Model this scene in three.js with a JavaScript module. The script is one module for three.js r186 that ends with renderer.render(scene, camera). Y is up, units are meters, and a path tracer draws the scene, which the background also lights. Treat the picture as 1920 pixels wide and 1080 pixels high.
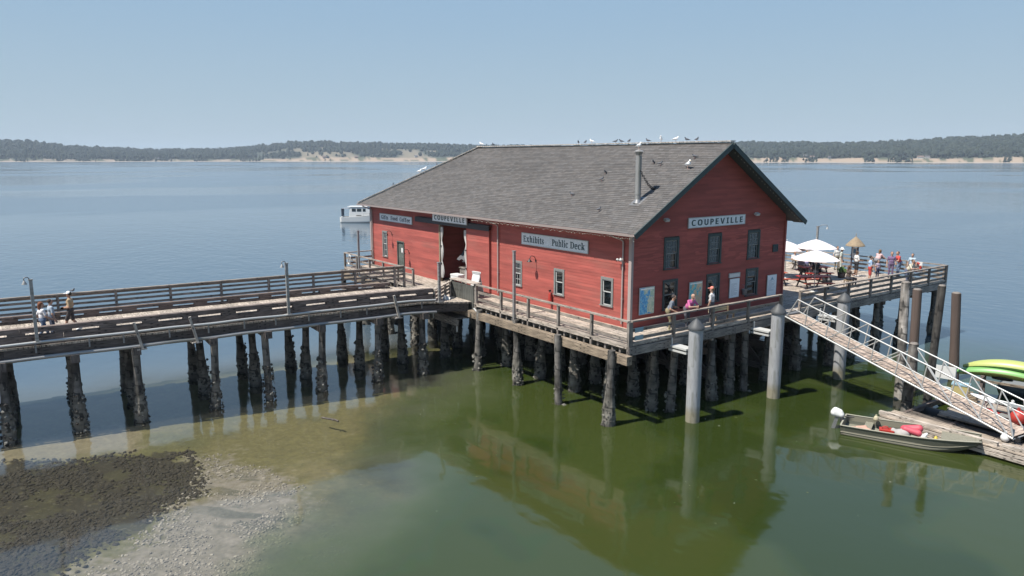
import * as THREE from 'three';
import { mergeGeometries } from 'three/addons/utils/BufferGeometryUtils.js';
import { MarchingCubes } from 'three/addons/objects/MarchingCubes.js';
import { FontLoader } from 'three/addons/loaders/FontLoader.js';
import { TextGeometry } from 'three/addons/geometries/TextGeometry.js';

// ---------------------------------------------------------------- camera, sky, sun, exposure
const scene = new THREE.Scene();
const camera = new THREE.PerspectiveCamera(42.18, 1920 / 1080, 0.5, 9000);
camera.position.set(0, 11.3, 0);
{
  const yaw = 36.2 * Math.PI / 180, pitch = 9.85 * Math.PI / 180;       // x runs along the long wall, z along the gable
  camera.lookAt(-Math.cos(yaw) * Math.cos(pitch), 11.3 - Math.sin(pitch), -Math.sin(yaw) * Math.cos(pitch));
}
camera.updateMatrixWorld();
const SUN = new THREE.Vector3(-0.16, 1.72, 1).normalize();
{
  const W = 256, H = 128, d = new Float32Array(W * H * 4);
  const stops = [[0, 0.264, 0.323, 0.367], [4, 0.231, 0.303, 0.362], [10, 0.186, 0.273, 0.364], [20, 0.158, 0.253, 0.383], [40, 0.125, 0.222, 0.383], [90, 0.094, 0.186, 0.350]];
  for (let j = 0; j < H; j++) {
    const el = Math.max(0, (j + .5) / H * 180 - 90);
    let k = 0; while (k < stops.length - 2 && el > stops[k + 1][0]) k++;
    const a = stops[k], b = stops[k + 1], t = Math.min(1, (el - a[0]) / (b[0] - a[0]));
    for (let i = 0; i < W; i++) for (let c = 0; c < 4; c++) d[(j * W + i) * 4 + c] = c === 3 ? 1 : a[c + 1] + (b[c + 1] - a[c + 1]) * t;
  }
  const sky = new THREE.DataTexture(d, W, H, THREE.RGBAFormat, THREE.FloatType);
  sky.mapping = THREE.EquirectangularReflectionMapping; sky.magFilter = sky.minFilter = THREE.LinearFilter; sky.needsUpdate = true;
  scene.background = sky; scene.environment = sky;
}
const sun = new THREE.DirectionalLight(new THREE.Color().setRGB(1, .95, .86), 4.6);
sun.position.copy(SUN).multiplyScalar(120).add(new THREE.Vector3(-30, 0, -28)); sun.target.position.set(-30, 0, -28);
sun.castShadow = true; sun.shadow.mapSize.set(4096, 4096); sun.shadow.radius = 1;
Object.assign(sun.shadow.camera, { left: -60, right: 60, top: 60, bottom: -60, near: 1, far: 300 });
scene.add(sun, sun.target);
scene.fog = new THREE.FogExp2(new THREE.Color().setRGB(.72, .84, 1), 0.0001);
const renderer = new THREE.WebGLRenderer({ antialias: true });
renderer.toneMapping = THREE.LinearToneMapping; renderer.toneMappingExposure = 1.8;
renderer.shadowMap.enabled = true; renderer.outputColorSpace = THREE.SRGBColorSpace;

// ---------------------------------------------------------------- helpers
function rngOf(s) { return () => { s |= 0; s = s + 0x6D2B79F5 | 0; let t = Math.imul(s ^ s >>> 15, 1 | s); t = t + Math.imul(t ^ t >>> 7, 61 | t) ^ t; return ((t ^ t >>> 14) >>> 0) / 4294967296; }; }
const rnd = rngOf(7);
const rr = (a, b) => a + (b - a) * rnd();
const V = (x, y, z) => new THREE.Vector3(x, y, z);
const lerp = (a, b, t) => a + (b - a) * t, clamp = (x, a = 0, b = 1) => Math.min(b, Math.max(a, x));
const sstep = (a, b, x) => { const t = clamp((x - a) / (b - a)); return t * t * (3 - 2 * t); };
function hash(i, j, k = 0) { let h = Math.imul(i, 374761393) ^ Math.imul(j, 668265263) ^ Math.imul(k, 2147483647 ^ 0x5bd1e995); h = Math.imul(h ^ h >>> 13, 1274126177); return ((h ^ h >>> 16) >>> 0) / 4294967296; }
function vnoise(x, y, per = 0, seed = 0) {          // value noise; per > 0 repeats
  const x0 = Math.floor(x), y0 = Math.floor(y), fx = x - x0, fy = y - y0, w = p => per ? ((p % per) + per) % per : p;
  const u = fx * fx * (3 - 2 * fx), v = fy * fy * (3 - 2 * fy);
  const a = hash(w(x0), w(y0), seed), b = hash(w(x0 + 1), w(y0), seed), c = hash(w(x0), w(y0 + 1), seed), d = hash(w(x0 + 1), w(y0 + 1), seed);
  return lerp(lerp(a, b, u), lerp(c, d, u), v);
}
function fbm(x, y, o = 4, per = 0, seed = 0) { let s = 0, a = .5, n = 0; for (let i = 0; i < o; i++) { s += a * vnoise(x, y, per, seed + i); n += a; a *= .5; x *= 2; y *= 2; per *= 2; } return s / n; }

const taken = {};
const numbered = n => { const k = taken[n] = (taken[n] ?? -1) + 1; return k ? n + '_' + String(k).padStart(3, '0') : n; };
function setup(o, label, category, group, kind) { if (label) o.userData.label = label; if (category) o.userData.category = category; if (group) o.userData.group = group; if (kind) o.userData.kind = kind; return o; }
function thing(name, label, category, pos = [0, 0, 0], ry = 0, group) {
  const o = new THREE.Group(); o.name = numbered(name); o.position.set(...pos); o.rotation.y = ry; scene.add(o); return setup(o, label, category, group);
}
function M(parent, name, geo, mat) { const m = new THREE.Mesh(geo, mat); m.name = name; m.castShadow = m.receiveShadow = true; parent.add(m); return m; }
function top(name, geo, mat, label, category, group, kind) { const m = M(scene, numbered(name), geo, mat); return setup(m, label, category, group, kind); }
function dup(src, name, label, pos, ry = 0) { const c = src.clone(); c.userData = { ...src.userData, label }; c.name = numbered(name); c.position.set(...pos); c.rotation.y = ry; scene.add(c); return c; }

// geometry: everything un-indexed with position, normal, uv, color so that it merges
function norm(g) { if (g.index) g = g.toNonIndexed(); const n = g.attributes.position.count; if (!g.attributes.uv) g.setAttribute('uv', new THREE.BufferAttribute(new Float32Array(n * 2), 2)); if (!g.attributes.color) g.setAttribute('color', new THREE.BufferAttribute(new Float32Array(n * 3).fill(1), 3)); for (const k of Object.keys(g.attributes)) if (!['position', 'normal', 'uv', 'color'].includes(k)) g.deleteAttribute(k); return g; }
const mg = list => mergeGeometries(list.map(norm));
function tint(g, c) { g = norm(g); const a = g.attributes.color.array; const [r, gg, b] = typeof c === 'number' ? [c, c, c] : c; for (let i = 0; i < a.length; i += 3) { a[i] = r; a[i + 1] = gg; a[i + 2] = b; } return g; }
const mv = (g, x, y, z, ry = 0, rx = 0, rz = 0) => { g.applyMatrix4(new THREE.Matrix4().makeRotationFromEuler(new THREE.Euler(rx, ry, rz, 'YXZ')).setPosition(x, y, z)); return g; };
// box whose uv runs in metres, u along its longest side
function bx(w, h, d, x = 0, y = 0, z = 0, ry = 0, rx = 0, rz = 0) {
  const g = new THREE.BoxGeometry(w, h, d).toNonIndexed(), p = g.attributes.position, n = g.attributes.normal, uv = g.attributes.uv;
  const S = [w, h, d], long = S.indexOf(Math.max(w, h, d)), o1 = rnd() * 7, o2 = rnd() * 7;
  for (let i = 0; i < p.count; i++) {
    const q = [p.getX(i), p.getY(i), p.getZ(i)], nn = [Math.abs(n.getX(i)), Math.abs(n.getY(i)), Math.abs(n.getZ(i))], ax = nn.indexOf(Math.max(...nn));
    const rest = [0, 1, 2].filter(k => k !== ax); const u = rest.includes(long) ? long : rest[0], v = rest.find(k => k !== u);
    uv.setXY(i, q[u] + o1, q[v] + o2);
  }
  return mv(g, x, y, z, ry, rx, rz);
}
function bar(p, q, w, h, ext = 0) {                 // board from p to q: w sideways, h upright
  const d = q.clone().sub(p), L = d.length() + ext * 2, g = bx(L, h, w), x = d.normalize();
  let up = V(0, 1, 0); if (Math.abs(x.y) > .99) up = V(0, 0, 1);
  const z = x.clone().cross(up).normalize(), y = z.clone().cross(x);
  g.applyMatrix4(new THREE.Matrix4().makeBasis(x, y, z).setPosition(p.clone().add(q).multiplyScalar(.5))); return g;
}
const cyl = (r0, r1, h, x, y, z, seg = 12) => mv(norm(new THREE.CylinderGeometry(r1, r0, h, seg)), x, y + h / 2, z);
function rod(p, q, r, seg = 7, r2 = r) { const d = q.clone().sub(p), g = norm(new THREE.CylinderGeometry(r2, r, d.length(), seg)); const m = new THREE.Matrix4().makeRotationFromQuaternion(new THREE.Quaternion().setFromUnitVectors(V(0, 1, 0), d.clone().normalize())); m.setPosition(p.clone().add(q).multiplyScalar(.5)); g.applyMatrix4(m); return g; }
const tube = (pts, r, seg = 24, rad = 7) => norm(new THREE.TubeGeometry(new THREE.CatmullRomCurve3(pts), seg, r, rad));
const lathe = (pts, seg = 20) => norm(new THREE.LatheGeometry(pts.map(p => new THREE.Vector2(...p)), seg));
function poly(verts, faces, cols) {                 // flat faces from points; uv in metres on the dominant plane
  const P = [], U = [], N = [], C = []; const a = V(), b = V(), n = V();
  for (const f of faces) for (let k = 1; k < f.length - 1; k++) {
    const t = [f[0], f[k], f[k + 1]].map(i => verts[i]); a.subVectors(t[1], t[0]); b.subVectors(t[2], t[0]); n.crossVectors(a, b).normalize();
    for (const v of t) { P.push(v.x, v.y, v.z); N.push(n.x, n.y, n.z); const ax = Math.abs(n.x) > Math.abs(n.y) && Math.abs(n.x) > Math.abs(n.z) ? 0 : Math.abs(n.y) > Math.abs(n.z) ? 1 : 2; U.push(ax === 0 ? v.z : v.x, ax === 1 ? v.z : v.y); C.push(1, 1, 1); }
  }
  const g = new THREE.BufferGeometry(); for (const [k, A, s] of [['position', P, 3], ['normal', N, 3], ['uv', U, 2], ['color', C, 3]]) g.setAttribute(k, new THREE.Float32BufferAttribute(A, s)); return g;
}

// ---------------------------------------------------------------- textures and materials
function tex(w, h, f, { srgb = true, rep = [1, 1] } = {}) {
  const d = new Uint8Array(w * h * 4);
  for (let j = 0; j < h; j++) for (let i = 0; i < w; i++) { const c = f(i / w, j / h, i, j), o = (j * w + i) * 4; for (let k = 0; k < 3; k++) d[o + k] = clamp(typeof c === 'number' ? c : c[k]) * 255; d[o + 3] = 255; }
  const t = new THREE.DataTexture(d, w, h); t.magFilter = THREE.LinearFilter; t.minFilter = THREE.LinearMipmapLinearFilter; t.wrapS = t.wrapT = THREE.RepeatWrapping; if (srgb) t.colorSpace = THREE.SRGBColorSpace; t.repeat.set(...rep); t.needsUpdate = true; return t;
}
const grain = (u, v) => { const g = fbm(u * 6, v * 96, 3, 0, 3), k = fbm(u * 3, v * 12, 3, 0, 9); return [g, k]; };
const woodTex = tex(512, 512, (u, v) => { const [g, k] = [fbm(u * 8, v * 128, 3, 8, 3), fbm(u * 4, v * 16, 4, 4, 9)]; const crack = vnoise(u * 8, v * 96, 8, 40) > .86 ? .55 : 1; const s = (.62 + .42 * g) * (.78 + .4 * k) * crack; return [s, s * .985, s * .97]; }, { rep: [.5, .5] });
const woodBump = tex(256, 512, (u, v) => fbm(u * 4, v * 128, 3, 4, 3), { srgb: false, rep: [.5, .5] });
const paintTex = tex(1024, 512, (u, v) => {       // sun-bleached paint, streaky along the boards, with scuffs
  const k = fbm(u * 10, v * 40, 4, 10, 12), big = fbm(u * 4, v * 6, 4, 4, 18), scuff = vnoise(u * 60, v * 160, 0, 22) * fbm(u * 8, v * 30, 3, 8, 25);
  const s = .80 + .27 * k; const fade = sstep(.5, .75, big) * .22, w = scuff > .56 ? .10 : 0;
  return [s + w * .3, s * (1 + fade * .5) + w, s * (1 + fade * .5) + w];
}, { rep: [.09, .18] });
const gableTex = tex(1024, 1024, (u, v) => {      // same red, slightly darker overall, worn through in streaks at the middle of the gable
  const k = fbm(u * 10, v * 60, 4, 10, 12), s = .84 + .24 * k;
  const zone = Math.exp(-Math.pow((v - .42) / .14, 2)) * fbm(u * 9, v * 18, 3, 9, 45);
  const w = vnoise(u * 26, v * 190, 0, 61) * zone > .26 ? .4 : 0;
  return [s * .93 + w, s * .93 + w * 1.3, s * .93 + w * 1.25];
}, { rep: [1 / 12, 1 / 9] });
const speck = tex(512, 512, (u, v) => { const s = .8 + .25 * fbm(u * 64, v * 64, 3, 64, 5) - .1 * (vnoise(u * 128, v * 128, 128, 8) > .8); return [s, s, s]; }, { rep: [.6, .6] });
const concTex = tex(512, 512, (u, v) => { const s = .84 + .22 * fbm(u * 20, v * 8, 4, 4, 15); const st = sstep(.62, .74, fbm(u * 14, v * 4, 3, 14, 17)) * .12; return [s - st, s - st, s - st * 1.2]; }, { rep: [1, .4] });

const std = (rgb, o = {}) => new THREE.MeshStandardMaterial({ color: new THREE.Color().setRGB(...rgb), roughness: .8, ...o });
const VC = { vertexColors: true };
const wood = (rgb, o = {}) => std(rgb, { map: woodTex, bumpMap: woodBump, bumpScale: .004, roughness: .88, ...VC, ...o });
const MAT = {
  deck: wood([.514, .459, .407]), grey: wood([.306, .275, .252]), brown: wood([.185, .15, .138]), creo: wood([.13, .112, .105]), beam: wood([.282, .227, .171]), pile: std([1, 1, 1], { map: woodTex, roughness: .9, ...VC }),
  red: std([.343, .078, .062], { map: paintTex, roughness: .75, ...VC }), gable: std([.343, .078, .062], { map: gableTex, roughness: .8, ...VC }),
  green: std([.035, .058, .058], { roughness: .6, map: speck }), trim: std([.202, .208, .202], { roughness: .7, map: speck }), trimw: std([.40, .40, .39], { roughness: .6 }), pinktrim: std([.306, .251, .236], { roughness: .7 }),
  roof: std([1, 1, 1], { map: speck, roughness: .92, ...VC }), ridge: std([.49, .453, .422], { map: speck, roughness: .9, ...VC }), roofdark: std([.035, .035, .04], { roughness: .7 }),
  glass: new THREE.MeshPhysicalMaterial({ color: 0x10171a, roughness: .06, metalness: 0, ior: 1.5, clearcoat: 1, clearcoatRoughness: .03 }),
  dark: std([.024, .024, .027], { roughness: .8 }), white: std([.56, .56, .55], { roughness: .55 }), signw: std([.74, .77, .79], { roughness: .6, map: speck }), letter: std([.023, .054, .059], { roughness: .6 }), letterblue: std([.031, .046, .068], { roughness: .6 }),
  steel: std([.257, .257, .263], { roughness: .45, metalness: .5, map: speck }), alu: std([.404, .404, .398], { roughness: .4, metalness: .35 }), gal: std([.30, .295, .29], { roughness: .5, metalness: .4, map: concTex }), conc: std([.288, .293, .306], { map: concTex, roughness: .8, ...VC }), cap: std([.051, .054, .058], { roughness: .6 }),
  rust: std([.101, .072, .061], { map: concTex, roughness: .9 }), redpaint: std([.337, .031, .022], { roughness: .5 }), orange: std([.38, .079, .043], { roughness: .6 }), yellow: std([.441, .337, .031], { roughness: .5 }), pink: std([.428, .061, .086], { roughness: .6 }), cream: std([.38, .337, .232], { roughness: .8 }), tan: std([.275, .208, .135], { roughness: .85, map: speck }),
  canvasw: std([.52, .50, .48], { roughness: .9, side: THREE.DoubleSide }), black: std([.01, .01, .012], { roughness: .5 }), blue: std([.061, .153, .257], { roughness: .6 }), ltblue: std([.214, .319, .367], { roughness: .6 }), skiff: std([.098, .101, .077], { roughness: .6, map: speck }), skiffin: std([.221, .208, .159], { roughness: .8, map: speck }),
  cloth: std([1, 1, 1], { roughness: .95, ...VC }), bird: std([1, 1, 1], { roughness: .9, ...VC }), plain: std([1, 1, 1], { roughness: .7, ...VC }), bulb: std([.459, .441, .38], { roughness: .3 }), barn: std([1, 1, 1], { roughness: .95, map: speck, ...VC }),
};
const font = await new FontLoader().loadAsync('fonts/droid/droid_serif_bold.typeface.json');
const fontSans = await new FontLoader().loadAsync('fonts/droid/droid_sans_bold.typeface.json');
function lettering(s, h, width, f = font, depth = .012, space = 0) {   // text centred on the origin, squeezed to width
  const list = []; let x = 0;
  for (const ch of s) { if (ch === ' ') { x += h * .42; continue; } const g = new TextGeometry(ch, { font: f, size: h, depth, curveSegments: 3, bevelEnabled: false }); g.computeBoundingBox(); const bb = g.boundingBox; g.translate(x - bb.min.x, 0, 0); x += bb.max.x - bb.min.x + h * (.12 + space); list.push(norm(g)); }
  const g = mg(list); g.computeBoundingBox(); const b = g.boundingBox, k = width / (b.max.x - b.min.x); g.translate(-(b.min.x + b.max.x) / 2, -h / 2, 0); g.scale(k, 1, 1); return g;
}

// ---------------------------------------------------------------- water and the sea bed
const inPoly = (P, x, z) => { let ins = false, d = 1e9; for (let i = 0, j = P.length - 1; i < P.length; j = i++) { const [ax, az] = P[i], [bx, bz] = P[j]; if ((az > z) !== (bz > z) && x < (bx - ax) * (z - az) / (bz - az) + ax) ins = !ins; const dx = bx - ax, dz = bz - az, t = clamp(((x - ax) * dx + (z - az) * dz) / (dx * dx + dz * dz)); d = Math.min(d, Math.hypot(x - ax - dx * t, z - az - dz * t)); } return ins ? d : -d; };   // metres inside an outline
const MUSSEL = [[-33.6, 8], [-33.2, -.1], [-31.8, -2.3], [-31.7, -4.1], [-30.9, -6.3], [-27, -5.8], [-25.8, -4.1], [-25.1, -2.9], [-23.1, -1], [-19, 3], [-15, 8]], SAND = [[-30, -6.9], [-27.4, -5.9], [-24.5, -3.6], [-22.8, -1.6], [-19, 3], [-15, 8], [-9, 8], [-16.5, -4.6], [-20.2, -8.2], [-23.5, -9.0], [-27.5, -8]], SAND2 = [[-36, 4], [-35.2, -4.5], [-32.4, -5.2], [-32.2, -3], [-33.2, 0], [-33.4, 4]];
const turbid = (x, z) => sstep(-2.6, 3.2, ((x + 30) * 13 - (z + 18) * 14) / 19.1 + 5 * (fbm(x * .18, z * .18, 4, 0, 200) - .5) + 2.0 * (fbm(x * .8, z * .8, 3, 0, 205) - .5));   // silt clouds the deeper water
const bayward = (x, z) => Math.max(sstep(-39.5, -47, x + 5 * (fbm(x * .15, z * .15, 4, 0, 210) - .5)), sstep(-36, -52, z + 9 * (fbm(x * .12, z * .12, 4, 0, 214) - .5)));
const bedDepth = (x, z) => {                       // the flat is shallow towards the shore (left), deeper to the right and out
  const s = x * .62 - z * .78;                     // grows towards the open side
  let d = .16 + .035 * Math.max(0, s + 20) + .10 * Math.max(0, s - 4);
  return Math.min(d, 3.2);
};
{
  const X0 = -62, X1 = 10, Z0 = -62, Z1 = 14, nx = 150, nz = 150, P = [], U = [], I = [];
  for (let j = 0; j <= nz; j++) for (let i = 0; i <= nx; i++) {
    const x = lerp(X0, X1, i / nx), z = lerp(Z0, Z1, j / nz);
    P.push(x, -bedDepth(x, z) + .10 * (fbm(x * .35, z * .35, 4, 0, 70) - .5), z); U.push(i / nx, j / nz);
  }
  for (let j = 0; j < nz; j++) for (let i = 0; i < nx; i++) { const a = j * (nx + 1) + i, b = a + 1, c = a + nx + 1, d = c + 1; I.push(a, c, b, b, c, d); }
  const g = new THREE.BufferGeometry(); g.setAttribute('position', new THREE.Float32BufferAttribute(P, 3)); g.setAttribute('uv', new THREE.Float32BufferAttribute(U, 2)); g.setIndex(I); g.computeVertexNormals();
  const bed = tex(2048, 2048, (u, v) => {
    const x = lerp(X0, X1, u), z = lerp(Z0, Z1, v);
    const n1 = fbm(x * .22, z * .22, 4, 0, 80), n2 = fbm(x * 1.1, z * 1.1, 4, 0, 84), n3 = fbm(x * 5, z * 5, 2, 0, 88), n4 = fbm(x * .6 + 5, z * .6, 4, 0, 90);
    let c = [.20, .185, .075];                                                     // ochre silt with a film of weed
    const mixc = (t, k) => { c = c.map((a, i) => lerp(a, k[i], clamp(t))); };
    mixc(sstep(.48, .66, n1) * .6, [.145, .150, .052]); mixc(sstep(.55, .70, n4) * .5, [.27, .235, .125]); mixc(sstep(.58, .72, fbm(x * .5 + 9, z * .5, 4, 0, 93)) * .4, [.10, .115, .04]);
    const wx = x + (n4 - .5) * 1.5 + (n2 - .5) * 1.4 + (n3 - .5) * .5, wz = z + (fbm(x * .6 + 50, z * .6, 4, 0, 91) - .5) * 1.5 + (fbm(x * 1.1 + 50, z * 1.1, 4, 0, 85) - .5) * 1.6;
    // sand and broken shell
    const sd = inPoly(SAND, wx, wz), sand = sstep(-.9, .9, sd + (n3 - .5) * 1.2);
    mixc(sand * (.75 + .3 * n3), [.335, .305, .278]);
    mixc(sstep(-.5, .3, inPoly(SAND2, wx, wz)) * .7, [.34, .30, .23]);
    const streak = sstep(.53, .62, fbm((x - z) * .30, (x + z) * 1.3, 4, 0, 97)) * sstep(.2, 1.0, sd) * sstep(-4.5, -6.5, z + .0 * x);
    mixc(streak * .75, [.115, .12, .095]);
    // dark mussel bed by the pier, with a ragged edge
    const md = inPoly(MUSSEL, wx, wz), clump = .5 + 1.0 * vnoise(x * 9, z * 9, 0, 99) * vnoise(x * 3, z * 3, 0, 101);
    mixc(sstep(-.12, .22, md + (n3 - .5) * .7) * (n3 > .24 ? .94 : .6), [.032 * clump, .027 * clump, .019 * clump]);
    mixc(sstep(.56, .66, fbm(x * .8 + 30, z * .8, 4, 0, 94)) * sstep(-33.5, -30, x) * (md > 0 ? .3 : 0), [.10, .10, .03]);
    // pebbles, shells
    const sp = vnoise(x * 15, z * 15, 0, 103); if (sp > .88) mixc(.30, [.45, .42, .34]); else if (sp < .12) mixc(.28, [.05, .05, .025]);
    const f = .60 * (.74 + .36 * n3) * (.86 + .28 * vnoise(x * 13, z * 13, 0, 107)); return c.map(a => Math.pow(a * f, 1 / 2.2));
  });
  bed.wrapS = bed.wrapT = THREE.ClampToEdgeWrapping;
  const m = top('seabed', g, std([1, 1, 1], { map: bed, roughness: 1 })); m.userData.kind = 'structure';
}
{ // loose shell and stones on the sand, mussel clumps on the dark bed
  const R = rngOf(91), q = new THREE.Quaternion(), m4 = new THREE.Matrix4(), col = new THREE.Color();
  const scatter = (name, label, cat, poly_, n, box, size, flat, tone) => {
    const L = []; while (L.length < n) { const x = lerp(box[0], box[1], R()), z = lerp(box[2], box[3], R()); if (inPoly(poly_, x, z) < -.5 + .7 * R() || fbm(x * .9, z * .9, 3, 0, 230) < .36 + .2 * R()) continue; L.push([x, z]); }
    const im = new THREE.InstancedMesh(new THREE.IcosahedronGeometry(1, 0), std([1, 1, 1], { roughness: .95 }), n); im.name = name; setup(im, label, cat, null, 'stuff'); scene.add(im);
    L.forEach(([x, z], i) => { const s = lerp(size[0], size[1], Math.pow(R(), 2.5)), k = lerp(.5, 1.25, R()); im.setMatrixAt(i, m4.compose(V(x, -bedDepth(x, z) + .10 * (fbm(x * .35, z * .35, 4, 0, 70) - .5) + s * .15, z), q.setFromEuler(new THREE.Euler(R() * .5, R() * 6.3, R() * .5)), V(s * lerp(.7, 1.5, R()), s * flat, s))); im.setColorAt(i, col.setRGB(tone[0] * k, tone[1] * k, tone[2] * k)); });
  };
  scatter('shell_gravel', 'broken shell and small stones on the pale sand strip', 'gravel', SAND, 9000, [-30, -10, -9.5, 4], [.015, .065], .45, [.265, .245, .225]);
  scatter('mussel_clumps', 'dark mussel clumps covering the bed beside the pier', 'mussels', MUSSEL, 16000, [-34, -17, -6.5, 4], [.02, .095], .5, [.032, .028, .022]);
}
{ // the floor of the bay beyond
  const g = new THREE.PlaneGeometry(9000, 9000).rotateX(-Math.PI / 2); g.translate(-1200, -3.6, -1200);
  setup(top('bay_floor', g, std([.020, .050, .048], { roughness: 1 })), null, null, null, 'structure');
}
{
  const N = 2048, per = 160;
  const bump = tex(N, N, (u, v) => {               // wind ripples over slower swell; the lee of the wharf is calmer
    const x = u * per, y = v * per, dx = Math.abs(((x + 18 + per * 1.5) % per) - per / 2), dy = Math.abs(((y + 16 + per * 1.5) % per) - per / 2);
    const cx = ((x + 18 + per / 2 + per * 4) % per) - per / 2, cy = ((y + 16 + per / 2 + per * 4) % per) - per / 2, far = sstep(26, 52, Math.hypot(cx, cy) + 14 * (fbm(x * .05, y * .05, 3, 8, 118) - .5));
    const a = fbm(x * 1.0, y * 1.6, 3, per, 120), b = fbm(x * .2, y * .4, 2, per * .2, 125);
    return .5 + (a - .5) * lerp(.14, .55, far) + (b - .5) * lerp(.26, .55, far);
  }, { srgb: false, rep: [1 / per, 1 / per] });
  const rough = tex(512, 512, (u, v) => { const s = sstep(.42, .62, fbm(u * 6, v * 6 + 2 * fbm(u * 4, v * 4, 3, 4, 131), 5, 6, 133)), wx = (((u + .045 + .5) % 1) - .5) * 420, wz = (((v + .023 + .5) % 1) - .5) * 700; return lerp(.46, .5 + .55 * s, sstep(38, 90, Math.hypot(wx, wz))); }, { srgb: false, rep: [1 / 420, 1 / 700] });
  // water depth and silt painted as colour: clear over the shallows, green silt off the deck, blue bay water outside
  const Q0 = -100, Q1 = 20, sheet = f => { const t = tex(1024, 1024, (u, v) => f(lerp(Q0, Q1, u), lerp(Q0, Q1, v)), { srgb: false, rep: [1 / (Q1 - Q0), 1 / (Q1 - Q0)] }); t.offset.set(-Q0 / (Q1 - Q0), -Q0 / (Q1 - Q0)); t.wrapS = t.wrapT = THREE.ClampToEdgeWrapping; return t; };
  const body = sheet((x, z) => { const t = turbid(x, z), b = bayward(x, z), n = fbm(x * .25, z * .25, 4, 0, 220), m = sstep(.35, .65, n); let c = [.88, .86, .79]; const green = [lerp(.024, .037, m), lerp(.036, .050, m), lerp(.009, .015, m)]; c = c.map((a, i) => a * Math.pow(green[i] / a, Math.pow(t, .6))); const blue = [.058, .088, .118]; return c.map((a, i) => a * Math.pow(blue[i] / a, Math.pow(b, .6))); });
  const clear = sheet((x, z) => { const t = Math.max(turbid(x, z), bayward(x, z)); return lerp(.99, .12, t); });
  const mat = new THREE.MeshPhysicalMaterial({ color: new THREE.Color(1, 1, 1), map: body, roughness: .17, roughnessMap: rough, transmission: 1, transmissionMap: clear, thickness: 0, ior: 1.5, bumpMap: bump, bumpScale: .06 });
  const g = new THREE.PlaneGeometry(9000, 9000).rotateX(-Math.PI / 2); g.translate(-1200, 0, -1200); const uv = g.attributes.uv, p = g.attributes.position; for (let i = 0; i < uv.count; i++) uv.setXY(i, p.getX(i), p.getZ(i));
  setup(top('water', g, mat), null, null, null, 'structure').castShadow = false;
}

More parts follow.
